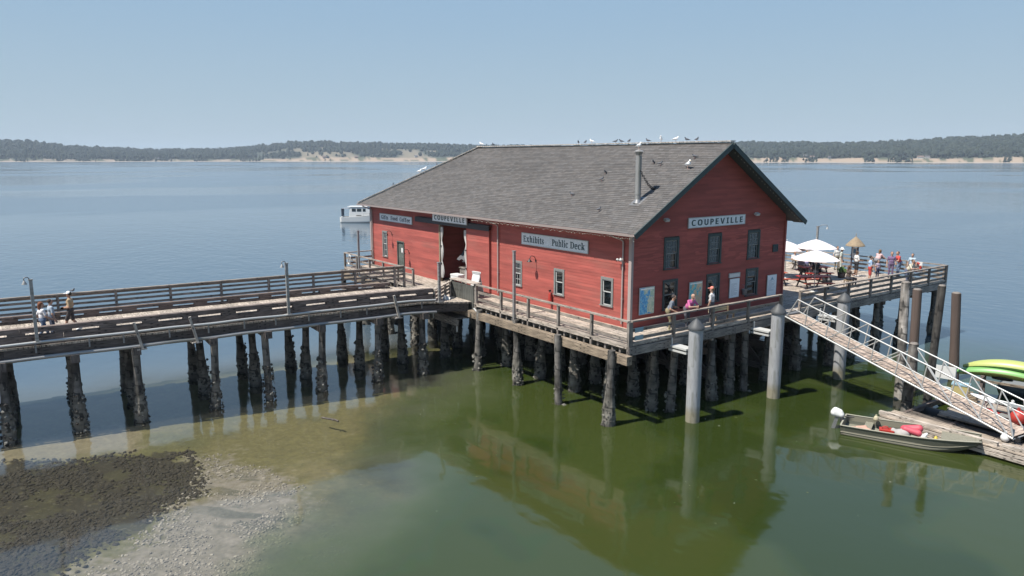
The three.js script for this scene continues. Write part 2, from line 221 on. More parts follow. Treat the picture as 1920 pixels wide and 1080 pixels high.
// ---------------------------------------------------------------- the far shore
const bearing = px => { const d = new THREE.Vector3(px / 960 - 1, 1 - 300 / 540, .5).unproject(camera).sub(camera.position); return Math.atan2(d.z, d.x); };   // compass direction of a feature of the far shore
{
  const prof = [[-700, 262], [-300, 258], [0, 261], [55, 261], [100, 268], [150, 272], [200, 274], [290, 278], [400, 277], [470, 272], [540, 264], [600, 263], [650, 265], [720, 266], [800, 268], [900, 270], [1100, 272], [1300, 268], [1390, 266], [1500, 266], [1570, 268], [1620, 267], [1700, 263], [1750, 260], [1800, 257], [1850, 255], [1920, 252], [2200, 250], [2700, 262]];
  const dist = px => lerp(2900, 2150, sstep(300, 1500, px));
  const at = px => { let k = 0; while (k < prof.length - 2 && px > prof[k + 1][0]) k++; const a = prof[k], b = prof[k + 1]; return lerp(a[1], b[1], clamp((px - a[0]) / (b[0] - a[0]))); };
  const fieldAt = (px, s) => sstep(.47, .60, fbm(px * .022, s * 6, 4, 0, 140)) * sstep(470, 560, px) * (1 - sstep(960, 1100, px)) * (1 - sstep(.35, .75, s));   // tan fields on the middle headland
  const bluffH = px => (px > 1250 ? 9 : lerp(4, 9, sstep(520, 600, px))) * (.35 + 1.1 * fbm(px * .02, 3, 4, 0, 150));
  const rows = [[-30, -2.5, 0], [0, .4, 0], [14, 1.6, 0], [20, 2.4, 1], [32, 0, 2], [60, 0, 3], [140, 0, 4], [260, 0, 5], [420, 0, 6], [560, 0, 7], [800, 0, 8]];
  const P = [], C = [], I = [], cols = []; const treeAt = [];
  const xs = []; for (let px = -700; px <= 2700; px += 4) xs.push(px);
  for (const px of xs) {
    const b = bearing(px), D = dist(px), treeH = 15, sc = 1 / 1400;
    const ridge = 11.3 + (297 - at(px)) / Math.hypot(1, (px - 960) / 1400) * (D + 540) * sc - treeH + 4 * (fbm(px * .05, 0, 3, 0, 160) - .5), bh = Math.min(bluffH(px), Math.max(1, ridge * .5));
    for (const [o, y0, k] of rows) {
      let y = y0, s = clamp((o - 32) / 528);
      if (k === 2) y = 2.4 + bh; if (k > 2 && k < 8) y = lerp(2.4 + bh, Math.max(3, ridge), Math.pow(s, .75)); if (k === 8) y = ridge * .55;
      P.push(Math.cos(b) * (D + o), y, Math.sin(b) * (D + o));
      const n = fbm(px * .09, k * 3.1, 3, 0, 165); let c;
      if (k === 0) c = [.42, .36, .30]; else if (k <= 2) c = px > 1250 || (px > 480 && px < 1100) ? (n > .42 ? [.42, .32, .235] : [.10, .11, .06]) : (n > .55 ? [.36, .29, .23] : [.09, .10, .06]);
      else { const f = fieldAt(px, s); c = [lerp(.045, .24, f), lerp(.058, .20, f), lerp(.036, .135, f)]; }
      C.push(...c.map(a => a * .62));
    }
  }
  const nr = rows.length; for (let i = 0; i < xs.length - 1; i++) for (let j = 0; j < nr - 1; j++) { const a = i * nr + j, b = a + nr; I.push(a, a + 1, b, b, a + 1, b + 1); }
  const g = new THREE.BufferGeometry(); g.setAttribute('position', new THREE.Float32BufferAttribute(P, 3)); g.setAttribute('color', new THREE.Float32BufferAttribute(C, 3)); g.setIndex(I); g.computeVertexNormals();
  setup(top('hills', g, std([1, 1, 1], { roughness: 1, ...VC })), null, null, null, 'structure');
  // woods: uneven conifers and broad crowns
  const R = rngOf(41), mat4 = new THREE.Matrix4(), q = new THREE.Quaternion(), list = [], list2 = [];
  const hAt = (px, o) => { const i = clamp((px + 700) / 4, 0, xs.length - 1) | 0; let j = 0; while (j < nr - 2 && o > rows[j + 1][0]) j++; const t = (o - rows[j][0]) / (rows[j + 1][0] - rows[j][0]); return lerp(P[(i * nr + j) * 3 + 1], P[(i * nr + j + 1) * 3 + 1], t); };
  for (let n = 0; n < 34000; n++) {
    const px = lerp(-650, 2650, R()), o = 6 + 578 * Math.pow(R(), 1.25), s = clamp((o - 32) / 528);
    if (fieldAt(px, s) > .35 && R() > .05) continue;
    if (px > 480 && px < 1000 && o < 260 && fbm(px * .03, o * .02, 3, 0, 170) > .5) continue;
    if (o < 44 && fbm(px * .035, 9, 4, 0, 175) > .46) continue; if (o < 16 && R() > .3) continue;
    const b = bearing(px), D = dist(px) + o, h = (px > 1200 ? lerp(10, 22, R()) : lerp(9, 18, R())) * (o < 60 ? lerp(.35, .75, R()) : 1), w = h * lerp(.26, .42, R());
    (R() < .6 ? list : list2).push([Math.cos(b) * D, hAt(px, o) - 1, Math.sin(b) * D, w, h, R() * 6.3, R()]);
  }
  const lump = (g, amt, seed) => { const p = g.attributes.position; for (let i = 0; i < p.count; i++) { const k = 1 + amt * (hash(Math.round(p.getX(i) * 90), Math.round(p.getY(i) * 90), Math.round(p.getZ(i) * 90) + seed) - .5); p.setXYZ(i, p.getX(i) * k, p.getY(i) * (1 + (k - 1) * .3), p.getZ(i) * k); } g.computeVertexNormals(); return g; };
  const con = lump(mergeGeometries([new THREE.ConeGeometry(1, .55, 7, 2).translate(0, .30, 0), new THREE.ConeGeometry(.75, .5, 7, 2).translate(0, .56, 0), new THREE.ConeGeometry(.42, .42, 6, 1).translate(0, .80, 0)]), .5, 1), dec = lump(new THREE.IcosahedronGeometry(1, 1).scale(1.25, .42, 1.25).translate(0, .5, 0), .6, 3);
  for (const [nm, gg, L] of [['conifer_wood', con, list], ['broadleaf_wood', dec, list2]]) {
    const im = new THREE.InstancedMesh(gg, std([1, 1, 1], { roughness: 1 }), L.length); im.name = nm; setup(im, nm === 'conifer_wood' ? 'dark conifer wood covering the hills of the far shore' : 'rounded broadleaf wood among the conifers on the far shore', 'woodland', null, 'stuff'); scene.add(im);
    L.forEach(([x, y, z, w, h, r, t], i) => { im.setMatrixAt(i, mat4.compose(V(x, y, z), q.setFromAxisAngle(V(0, 1, 0), r), V(w, h, w))); im.setColorAt(i, new THREE.Color().setRGB(lerp(.009, .024, t), lerp(.017, .032, t), lerp(.012, .019, t))); });
  }
  // houses on the far shore
  const wl = [std([.45, .44, .41]), std([.28, .23, .19]), std([.21, .23, .25])], rf = [std([.09, .08, .08]), std([.15, .10, .08])];
  const where = [[1507, 46, 'pale house standing alone above the right sandy bluff', 1.4], [1522, 44, 'small pale house just right of the tall far-shore house'], [1556, 48, 'far-shore house above the bluff gap'], [1725, 40, 'long low house on the right bluff edge', 1.3], [1738, 44, 'pale house next to the long low house on the far bluff'], [1715, 160, 'house half hidden in the woods of the right hill'], [295, 60, 'white house at the foot of the left wooded hill'], [668, 40, 'white waterside house below the tan field'], [840, 120, 'white house behind the roof end on the middle headland', 1.2], [730, 150, 'tan house on the middle headland field'], [560, 140, 'farmhouse at the left edge of the tan field'], [610, 36, 'long dark waterside shed on the middle headland', 1.6], [780, 60, 'waterside cabin near the end of the headland beach']];
  where.forEach(([px, o, label, k = 1], i) => {
    const b = bearing(px), D = dist(px) + o, h = thing('far_house', label + ' across the bay', 'house', [Math.cos(b) * D, hAt(px, o) - .5, Math.sin(b) * D], -b + .3, 'houses along the far shore');
    const w = 11 * k, d = 8, e = 4.5;
    M(h, 'wall', bx(d, e, w, 0, e / 2, 0), wl[label.includes('dark') || label.includes('tan') ? 1 : label.includes('white') || label.includes('pale') ? 0 : i % 3]);
    M(h, 'roof', poly([V(-d * .6, e - .2, -w * .54), V(d * .6, e - .2, -w * .54), V(0, e + 2.8, -w * .54), V(-d * .6, e - .2, w * .54), V(d * .6, e - .2, w * .54), V(0, e + 2.8, w * .54)], [[0, 2, 1], [3, 4, 5], [0, 3, 5, 2], [1, 2, 5, 4], [0, 1, 4, 3]]), rf[i % 2]);
  });
}

// ---------------------------------------------------------------- the red wharf building
const BX0 = -50.7, BX1 = -23.9, BZ0 = -24.2, BZ1 = -35.85, FY = 3.57, WY = 7.98, RIDGE = 12.05, RZ = -30.02;
const EZ0 = -23.55, EZ1 = -36.5, EX1 = -23.1, EX0 = -51.45, EY = 8.02, SL = (RIDGE - EY) / (EZ0 - RZ);
const roofY = z => EY + (EZ0 - z) * SL;
const house = thing('wharf_building', 'long red clapboard wharf building with a grey hipped and gabled shingle roof', 'building');
// clapboards: each course is a wedge; courses are cut round the openings. face: function (along, y, out) -> point
function siding(y0, y1, span, holes, place, pitch = .15, proud = .014) {
  const list = []; let row = 0;
  for (let y = y0; y < y1 - .01; y += pitch, row++) {
    const yt = Math.min(y + pitch, y1), ym = (y + yt) / 2; let [a0, a1] = span(ym); if (a1 - a0 < .05) continue;
    let segs = [[a0, a1]];
    for (const [h0, h1, hy0, hy1] of holes) if (ym > hy0 && ym < hy1) segs = segs.flatMap(([s, e]) => h1 <= s || h0 >= e ? [[s, e]] : [[s, h0], [h1, e]].filter(([p, q]) => q - p > .02));
    for (const [s, e] of segs) { let p = s; while (p < e - .01) { const q = Math.min(e, p + 2.4 + 3.2 * hash(row, Math.round(p * 10), 5)); const o = .004 * (hash(row, Math.round(p * 7), 9) - .5);
        const v = [place(p, y, proud + o), place(q, y, proud + o), place(q, yt, .006 + o), place(p, yt, .006 + o), place(p, y, 0), place(q, y, 0)];
        const g = poly(v, [[0, 1, 2, 3], [4, 5, 1, 0]]); const t = .90 + .20 * hash(row, Math.round(p * 13), 3);
        const uv = g.attributes.uv, P = g.attributes.position; for (let i = 0; i < uv.count; i++) { const pp = V(P.getX(i), P.getY(i), P.getZ(i)); uv.setXY(i, Math.abs(pp.x) + Math.abs(pp.z), pp.y); }
        list.push(tint(g, [t, t * (1 + .02 * (hash(row, 5) - .5)), t])); p = q; } }
  }
  return mg(list);
}
const longHoles = [[-48.85, -48.08, 4.30, 6.18], [-46.65, -45.55, 3.5, 5.62], [-40.85, -37.45, 3.4, 7.18], [-32.93, -32.11, 4.42, 5.75], [-29.37, -28.55, 4.42, 5.72], [-25.85, -25.0, 4.42, 5.74]];
const gabHoles = []; for (const z of [-26.83, -29.98, -33.12]) { gabHoles.push([-z - .52, -z + .52, 6.1, 7.6], [-z - .52, -z + .52, 4.15, 5.6]); }
const rake = y => clamp((y - roofY(BZ0)) / SL, 0, 9);
{
  const w1 = M(house, 'wall', siding(FY - .25, WY, () => [BX0, BX1], longHoles, (a, y, o) => V(a, y, BZ0 + o)), MAT.red);
  setup(w1, 'sunlit long wall of bright red clapboards');
  const gb = siding(FY - .25, RIDGE - .2, y => { const r = rake(y + .1); return [-BZ0 + r, -BZ1 - r]; }, gabHoles, (a, y, o) => V(BX1 + o, y, -a));
  { const uv = gb.attributes.uv, p = gb.attributes.position; for (let i = 0; i < uv.count; i++) uv.setXY(i, -p.getZ(i) - 24, p.getY(i) - 3.3); }
  setup(M(house, 'wall', gb, MAT.gable), 'dark red shaded gable wall with worn paint');
  M(house, 'wall', siding(FY - .25, WY, () => [BX0, BX1], [], (a, y, o) => V(a, y, BZ1 - o)), MAT.gable);
  M(house, 'wall', siding(FY - .25, WY, () => [-BZ0, -BZ1], [], (a, y, o) => V(BX0 - o, y, -a)), MAT.red);
  // the inner lining gives the walls thickness, with the same openings
  const lin = []; const hol = (x0, x1, y0, y1, hs, put) => { const ys = [...new Set([y0, y1, ...hs.flatMap(h => [h[2], h[3]])].filter(y => y >= y0 && y <= y1))].sort((a, b) => a - b); for (let k = 0; k < ys.length - 1; k++) { const m = (ys[k] + ys[k + 1]) / 2; let s = [[x0, x1]]; for (const [a, b, c, d] of hs) if (m > c && m < d) s = s.flatMap(([p, q]) => b <= p || a >= q ? [[p, q]] : [[p, a], [b, q]]); for (const [p, q] of s) if (q - p > .01) lin.push(put(p, q, ys[k], ys[k + 1])); } };
  hol(BX0 + .02, BX1 - .02, FY - .2, WY, longHoles, (p, q, a, b) => bx(q - p, b - a, .14, (p + q) / 2, (a + b) / 2, BZ0 - .075));
  hol(-BZ0 + .15, -BZ1 - .15, FY - .2, WY, gabHoles, (p, q, a, b) => bx(.14, b - a, q - p, BX1 - .075, (a + b) / 2, -(p + q) / 2));
  lin.push(bx(BX1 - BX0 - .04, WY - FY + .2, .14, (BX0 + BX1) / 2, (WY + FY - .2) / 2, BZ1 + .075), bx(.14, WY - FY + .2, BZ0 - BZ1 - .3, BX0 + .075, (WY + FY - .2) / 2, (BZ0 + BZ1) / 2));
  lin.push(poly([V(BX1 - .01, WY, BZ0 - .1), V(BX1 - .01, WY, BZ1 + .1), V(BX1 - .01, RIDGE - .25, RZ), V(BX1 - .14, WY, BZ0 - .1), V(BX1 - .14, WY, BZ1 + .1), V(BX1 - .14, RIDGE - .25, RZ)], [[0, 1, 2], [3, 5, 4]]));
  M(house, 'wall_lining', mg(lin), wood([.098, .074, .061]));
  // corner boards
  for (const [x, z] of [[BX1, BZ0], [BX0, BZ0], [BX1, BZ1]]) M(house, 'corner_board', mg([bx(.14, WY - FY + .2, .04, x + (x === BX1 ? -.04 : .04), (WY + FY) / 2 - .1, z + (z === BZ0 ? .045 : -.045)), bx(.04, WY - FY + .2, .14, x + (x === BX1 ? .05 : -.05), (WY + FY) / 2 - .1, z + (z === BZ0 ? -.008 : .008))]), z === BZ0 ? MAT.pinktrim : MAT.gable);
}
// roof: sheathing, shingle courses, ridge and hip caps, rakes, gutter
{
  const A = V(EX0, EY, EZ0), B = V(EX1, EY, EZ0), C = V(EX1, EY, EZ1), D = V(EX0, EY, EZ1), R1 = V(EX1, RIDGE, RZ), R0 = V(EX0 + (EZ0 - RZ), RIDGE, RZ);
  const t = .10, dn = v => V(v.x, v.y - t, v.z), vs = [A, B, C, D, R1, R0, dn(A), dn(B), dn(C), dn(D), dn(R1), dn(R0)];
  const roof = M(house, 'roof', poly(vs, [[0, 1, 4, 5], [3, 5, 4, 2], [0, 5, 3], [6, 11, 10, 7], [9, 8, 10, 11], [6, 9, 11], [0, 6, 7, 1], [2, 8, 9, 3], [0, 3, 9, 6], [1, 7, 10, 4], [4, 10, 8, 2]]), MAT.roofdark);
  const list = [], dir = (o, e1, e2, len, left, right) => {      // one slope: o = eave corner, e1 along the eave, e2 up the slope
    const n = e1.clone().cross(e2).normalize(), course = .155, N = Math.floor(len / course);
    for (let r = 0; r < N; r++) {
      const s0 = r * course - .02, s1 = s0 + course + .05, lift = .012 + .006 * hash(r, 3, 8); let a0 = left(s0), a1 = right(s0), b0 = left(s1), b1 = right(s1), x = Math.min(a0, b0) - .0 - .3 * hash(r, 1);
      while (x < Math.max(a1, b1)) {
        const w = .24 + .20 * hash(r, Math.round(x * 9), 2), x1 = x + w;
        const p0 = clamp(x, a0, a1), p1 = clamp(x1 - .012, a0, a1), q0 = clamp(x, b0, b1), q1 = clamp(x1 - .012, b0, b1);
        if (p1 - p0 > .01 || q1 - q0 > .01) {
          const j = .02 * (hash(r, Math.round(x * 31), 4) - .5), pt = (a, s, h) => o.clone().addScaledVector(e1, a).addScaledVector(e2, s + (h > .009 ? j : 0)).addScaledVector(n, h);
          const v = [pt(p0, s0, lift + .012), pt(p1, s0, lift + .012), pt(q1, s1, .006), pt(q0, s1, .006), pt(p0, s0, .001), pt(p1, s0, .001)];
          const big = fbm(x * .25 + 40, r * .06, 4, 0, 33), k = (.80 + .42 * hash(r, Math.round(x * 17), 6)) * (.80 + .42 * big), warm = hash(r, Math.round(x * 23), 7);
          list.push(tint(poly(v, [[0, 1, 2, 3], [4, 5, 1, 0]]), [.096 * k * (1 + .05 * warm), .091 * k, .090 * k * (1 - .05 * warm)]));
        }
        x = x1;
      }
    }
  };
  const up = Math.hypot(EZ0 - RZ, RIDGE - EY), W = EX1 - EX0, hip = (EZ0 - RZ);
  dir(A, V(1, 0, 0), V(0, RIDGE - EY, RZ - EZ0).normalize(), up, s => s / up * hip, () => W);
  dir(C, V(-1, 0, 0), V(0, RIDGE - EY, RZ - EZ1).normalize(), up, () => 0, s => W - s / up * hip);
  const upH = Math.hypot(hip, RIDGE - EY);
  dir(D, V(0, 0, 1), V(hip, RIDGE - EY, 0).normalize(), upH, s => s / upH * (RZ - EZ1), s => (EZ0 - EZ1) - s / upH * (EZ0 - RZ));
  setup(M(roof, 'shingles', mg(list), MAT.roof), null, null, null, 'stuff');
  const caps = (p, q, n, name) => { const L = []; for (let i = 0; i < n; i++) { const a = p.clone().lerp(q, i / n), b = p.clone().lerp(q, (i + 1.15) / n), k = .7 + .5 * hash(i, 3, n); for (const s of [-1, 1]) { const g = bar(a, b, .19, .05); const side = q.clone().sub(p).normalize().cross(V(0, 1, 0)).normalize(); g.translate(side.x * s * .085, .05, side.z * s * .085); L.push(tint(g, [k, k * .98, k * .95])); } } M(roof, name, mg(L), MAT.ridge); };
  caps(R1.clone().add(V(0, .02, 0)), R0.clone().add(V(0, .02, 0)), 90, 'ridge_cap'); caps(A.clone().add(V(0, .03, 0)), R0.clone().add(V(0, .03, 0)), 40, 'hip_cap'); caps(D.clone().add(V(0, .03, 0)), R0.clone().add(V(0, .03, 0)), 40, 'hip_cap');
  // rake boards on the gable
  for (const E of [B, C]) { const d = R1.clone().sub(E).normalize(); M(house, 'rake_board', bar(E.clone().add(V(.03, -.12, 0)), R1.clone().add(V(.03, -.12, 0)), .05, .24), MAT.green); }
  M(house, 'soffit', mg([bar(V(EX1 - .4, EY - .13, EZ0), V(EX1 - .4, RIDGE - .16, RZ), .7, .03), bar(V(EX1 - .4, EY - .13, EZ1), V(EX1 - .4, RIDGE - .16, RZ), .7, .03)]), MAT.green);
  M(house, 'eave_soffit', bx(W - .1, .03, .62, (EX0 + EX1) / 2, WY - .045, EZ0 - .34), MAT.red);
  const gut = new THREE.Shape(); gut.moveTo(0, 0); gut.lineTo(.11, 0); gut.lineTo(.13, .11); gut.lineTo(.115, .11); gut.lineTo(.10, .02); gut.lineTo(.02, .02); gut.lineTo(.02, .11); gut.lineTo(0, .11); gut.closePath();
  const gg = norm(new THREE.ExtrudeGeometry(gut, { depth: W, bevelEnabled: false })); gg.rotateY(-Math.PI / 2); gg.translate(EX1, EY - .115, EZ0 + 0); { const p = gg.attributes.position; }
  const gutter = M(house, 'gutter', mg([mv(norm(new THREE.ExtrudeGeometry(gut, { depth: W, bevelEnabled: false })), EX1, EY - .115, EZ0 + .004, -Math.PI / 2).scale(1, 1, 1)]), MAT.pinktrim);
  gutter.geometry.computeBoundingBox(); const bb = gutter.geometry.boundingBox; gutter.geometry.translate(EX1 - bb.max.x, 0, EZ0 + .13 - bb.max.z + .002);
  const bulbs = [], R = rngOf(5); for (let x = -36; x < EX1 - .1; x += .115) bulbs.push(mv(norm(new THREE.OctahedronGeometry(.022 + .012 * R())), x, EY - .17 - .09 * R(), EZ0 + .05)); for (const E of [EZ0, EZ1]) for (let i = 0; i < 26; i++) { const t = i / 26; bulbs.push(mv(norm(new THREE.OctahedronGeometry(.026)), EX1 - .05, lerp(EY - .32, RIDGE - .34, t), lerp(E, RZ, t))); }
  M(house, 'string_lights', mg(bulbs), MAT.bulb);
  for (const x of [-34.3, -24.35, -50.35]) M(house, 'downpipe', mg([tube([V(x - .25, EY - .1, EZ0 + .07), V(x - .2, EY - .18, EZ0 - .02), V(x, EY - .42, BZ0 + .13), V(x, EY - .55, BZ0 + .09)], .04, 16), rod(V(x, EY - .52, BZ0 + .09), V(x, FY + .15, BZ0 + .09), .04, 8), bx(.13, .03, .09, x, 6.6, BZ0 + .07), bx(.13, .03, .09, x, 4.9, BZ0 + .07)]), MAT.pinktrim);
  // stove pipe with flashing, rain cap and a sagging stay chain
  const cb = V(-24.95, roofY(-25.57), -25.57), sp = M(house, 'stove_pipe', mg([rod(cb.clone().add(V(0, -.1, 0)), cb.clone().add(V(0, 2.15, 0)), .14, 14), cyl(.155, .155, .06, cb.x, cb.y + .35, cb.z, 14), cyl(.135, .135, .06, cb.x, cb.y + 1.55, cb.z, 14)]), MAT.gal);
  M(sp, 'rain_cap', mg([cyl(.12, .20, .16, cb.x, cb.y + 2.16, cb.z, 14), cyl(.24, .03, .10, cb.x, cb.y + 2.34, cb.z, 14)]), MAT.gal);
  M(sp, 'flashing', mg([bar(cb.clone().add(V(0, .015 - .25 * SL, .25)), cb.clone().add(V(0, .015 + .32 * SL, -.32)), .62, .02), cyl(.22, .13, .2, cb.x, cb.y - .05, cb.z, 14)]), MAT.steel);
  const ch = [], c0 = cb.clone().add(V(.12, 1.45, 0)), c1 = V(-24.75, roofY(-26.5) + .04, -26.5); for (let i = 0; i < 22; i++) { const t = i / 21, p = c0.clone().lerp(c1, t); p.y -= .28 * Math.sin(t * Math.PI); p.x += .12 * Math.sin(t * 3.1); ch.push(mv(norm(new THREE.TorusGeometry(.045, .018, 4, 8)), p.x, p.y, p.z, i % 2 ? .8 : 2.3)); }
  M(sp, 'stay_chain', mg(ch), MAT.black);
}
// windows
function windowAt(place, w, h, mat, opt = {}) {        // place(u, v, out): u sideways from the centre, v up from the sill
  const B = (u0, u1, v0, v1, o0, o1) => { const P = []; for (const [u, v, o] of [[u0, v0, o0], [u1, v0, o0], [u1, v1, o0], [u0, v1, o0], [u0, v0, o1], [u1, v0, o1], [u1, v1, o1], [u0, v1, o1]]) P.push(place(u, v, o)); return poly(P, [[0, 3, 2, 1], [4, 5, 6, 7], [0, 1, 5, 4], [2, 3, 7, 6], [1, 2, 6, 5], [3, 0, 4, 7]]); };
  const tr = .11, f = M(house, 'window', mg([B(-w / 2 - tr, -w / 2 + .01, -.06, h + tr, -.1, .045), B(w / 2 - .01, w / 2 + tr, -.06, h + tr, -.1, .045), B(-w / 2 + .011, w / 2 - .011, h - .01, h + tr, -.1, .044), B(-w / 2 - tr - .03, w / 2 + tr + .03, -.10, -.061, -.1, .085)]), mat);
  const s = [], sash = (v0, v1, o) => { s.push(B(-w / 2 + .012, -w / 2 + .06, v0, v1, o, o + .03), B(w / 2 - .06, w / 2 - .012, v0, v1, o, o + .03), B(-w / 2 + .061, w / 2 - .061, v0, v0 + .05, o, o + .03), B(-w / 2 + .061, w / 2 - .061, v1 - .05, v1, o, o + .03)); if (opt.muntin) { for (const u of [-w / 6, w / 6]) s.push(B(u - .011, u + .011, v0 + .051, v1 - .051, o + .004, o + .026)); if (opt.muntin > 1) s.push(B(-w / 2 + .062, w / 2 - .062, (v0 + v1) / 2 - .011, (v0 + v1) / 2 + .011, o + .006, o + .024)); } };
  sash(-.06, h * .5 + .02, -.07); sash(h * .5 - .02, h - .011, -.035);
  M(f, 'sash', mg(s), opt.sash || MAT.trimw);
  M(f, 'pane', B(-w / 2 + .055, w / 2 - .055, -.02, h * .5 - .02, -.062, -.054), MAT.glass); M(f, 'pane', B(-w / 2 + .055, w / 2 - .055, h * .5 + .02, h - .05, -.027, -.019), MAT.glass);
  if (opt.blind) M(f, 'blind', B(-w / 2 + .05, w / 2 - .05, h * (1 - opt.blind), h - .03, -.11, -.085), MAT.trim);
  return f;
}
const onLong = (x, y) => (u, v, o) => V(x + u, y + v, BZ0 + o), onGable = (z, y) => (u, v, o) => V(BX1 + o, y + v, z - u);
setup(windowAt(onLong(-32.52, 4.48), .60, 1.2, MAT.trim, { muntin: 2 }), 'window with small panes on the long wall');
windowAt(onLong(-28.96, 4.48), .60, 1.16, MAT.trim, { blind: .5 }); windowAt(onLong(-25.43, 4.48), .62, 1.18, MAT.trim, { blind: .45 });
windowAt(onLong(-48.47, 4.42), .55, 1.66, MAT.trim, { muntin: 2 });
for (const z of [-26.83, -29.98, -33.12]) { windowAt(onGable(z, 6.2), .82, 1.3, MAT.green, { muntin: 2, sash: MAT.trim }); windowAt(onGable(z, 4.25), .82, 1.26, MAT.green, { sash: MAT.trim }); }
// small green door, big sliding door, track hood, curtains
{
  const d = M(house, 'door', mg([bx(.86, 2.0, .05, -46.1, FY + 1.0, BZ0 - .06), bx(.06, 2.08, .14, -46.57, FY + 1.04, BZ0 - .02), bx(.06, 2.08, .14, -45.63, FY + 1.04, BZ0 - .02), bx(1.0, .07, .14, -46.1, FY + 2.045, BZ0 - .021)]), std([.122, .153, .14], { map: woodTex }));
  M(d, 'handle', mg([rod(V(-45.82, FY + 1, BZ0 - .04), V(-45.82, FY + 1, BZ0 + .03), .015), mv(norm(new THREE.SphereGeometry(.035, 8, 6)), -45.82, FY + 1, BZ0 + .04)]), MAT.steel);
  M(d, 'notice', bx(.24, .32, .006, -46.0, FY + 1.45, BZ0 - .03), MAT.white);
  const sd = M(house, 'sliding_door', siding(FY + .06, 7.22, () => [-37.42, -35.12], [], (a, y, o) => V(a, y, BZ0 + .13 + o)), MAT.red); setup(sd, 'red board sliding door pushed open to the right');
  M(sd, 'door_frame', mg([bx(2.3, 3.62, .08, -36.27, FY + 1.86, BZ0 + .085), bx(.05, 3.66, .12, -37.44, FY + 1.86, BZ0 + .1), bx(.05, 3.66, .12, -35.1, FY + 1.86, BZ0 + .1)]), MAT.red);
  M(house, 'track_hood', mg([bx(8.6, .30, .05, -39.25, 7.36, BZ0 + .25), bx(8.6, .03, .26, -39.25, 7.52, BZ0 + .14)]), std([.048, .046, .051], { map: speck }));
  for (const x of [-40.79, -37.5]) M(house, 'door_jamb', bx(.12, 3.6, .16, x, FY + 1.8, BZ0 - .02), MAT.tan);
  for (const [x, s] of [[-40.6, 1], [-37.62, -1]]) {   // tied-back curtain, pinched twice
    const P = [], n = 30, m = 14, idx = []; for (let i = 0; i <= n; i++) for (let j = 0; j <= m; j++) { const v = i / n, w = .10 + .17 * Math.abs(Math.sin(v * Math.PI * 2.5 + .5)), u = j / m; P.push(x + s * (u * w), lerp(FY + .25, 7.05, v), BZ0 + .03 + .05 * Math.sin(u * 18 + v * 2) * (w / .27)); } for (let i = 0; i < n; i++) for (let j = 0; j < m; j++) { const a = i * (m + 1) + j; idx.push(a, a + 1, a + m + 1, a + 1, a + m + 2, a + m + 1); }
    const g = new THREE.BufferGeometry(); g.setAttribute('position', new THREE.Float32BufferAttribute(P, 3)); g.setIndex(idx); g.computeVertexNormals(); const c = M(house, 'curtain', norm(g), MAT.canvasw); for (const y of [5.85, 4.75]) M(c, 'tie', bx(.12, .06, .16, x + s * .05, y, BZ0 + .03), MAT.dark);
  }
  M(house, 'floor', bx(BX1 - BX0 - .4, .1, BZ0 - BZ1 - .4, (BX0 + BX1) / 2, FY - .02, (BZ0 + BZ1) / 2), MAT.brown);
  M(house, 'partition', bx(.1, 3.6, 5, -41.3, FY + 1.85, BZ0 - 2.75), MAT.red);
}
// lamps, flood lights and small fittings on the walls
function gooseneck(x, y, label) { const l = thing('gooseneck_lamp', label, 'lamp', [x, y, BZ0 + .02], 0, 'gooseneck lamps on the long wall'); M(l, 'arm', tube([V(0, 0, 0), V(0, .22, .10), V(0, .28, .32), V(0, .12, .42)], .018, 14, 6), MAT.black); M(l, 'shade', lathe([[.03, .14], [.05, .10], [.13, .0], [.14, -.02], [.12, 0], [.04, .09]], 14).translate(0, 0, .42), MAT.black); M(l, 'wall_plate', cyl(.06, .06, .03, 0, -.015, 0, 10).rotateX(Math.PI / 2), MAT.black); }
gooseneck(-47.35, 6.0, 'black gooseneck lamp above the small green door'); gooseneck(-44.9, 4.95, 'black gooseneck lamp right of the small green door'); gooseneck(-30.9, 5.95, 'black gooseneck lamp on the long wall under the white deck sign');
function flood(x, y, z, label) { const l = thing('flood_light', label, 'lamp', [x, y, z], 0, 'flood lights on the gable'); M(l, 'bracket', bx(.16, .04, .05, .08, 0, 0), MAT.steel); M(l, 'housing', mg([bx(.16, .12, .26, .2, -.03, 0, 0, 0, -.4), bx(.02, .10, .22, .28, -.06, 0, 0, 0, -.4)]), MAT.trimw); }
flood(BX1 + .03, 8.52, -26.2, 'white flood light left of the gable name sign'); flood(BX1 + .03, 8.50, -33.0, 'white flood light right of the gable name sign');
{ const l = thing('security_light', 'small white twin security light on the wall corner below the downpipe', 'lamp', [-24.45, 6.75, BZ0 + .12]); M(l, 'base', bx(.1, .1, .06), MAT.white); for (const s of [-1, 1]) M(l, 'lamp_head', lathe([[0, .09], [.05, .07], [.06, -.04], [0, -.04]], 10).rotateX(1.2).translate(s * .1, -.04, .09), MAT.white); }
{ const e = thing('fire_extinguisher', 'dark red fire extinguisher box hung beside the middle long-wall window', 'extinguisher', [-29.55, 4.15, BZ0 + .12]); M(e, 'cylinder', lathe([[0, -.3], [.09, -.29], [.1, -.25], [.1, .2], [.05, .3], [.03, .36], [0, .36]], 14), MAT.redpaint); M(e, 'valve', mg([bx(.05, .08, .12, 0, .4, .02), tube([V(.03, .38, .02), V(.12, .3, .04), V(.11, .0, .05)], .012, 10, 5)]), MAT.black); }
{ const e = thing('wall_vent', 'dark square wall vent near the far edge of the gable', 'vent', [BX1 + .05, 6.55, -35.0]); M(e, 'frame', mg([bx(.05, .4, .04, 0, 0, .2), bx(.05, .4, .04, 0, 0, -.2), bx(.05, .04, .36, 0, .18, 0), bx(.05, .04, .36, 0, -.18, 0)]), MAT.green); for (let i = 0; i < 5; i++) M(e, 'slat', bx(.012, .06, .36, .005, -.14 + i * .07, 0, 0, 0, .5), MAT.green); }
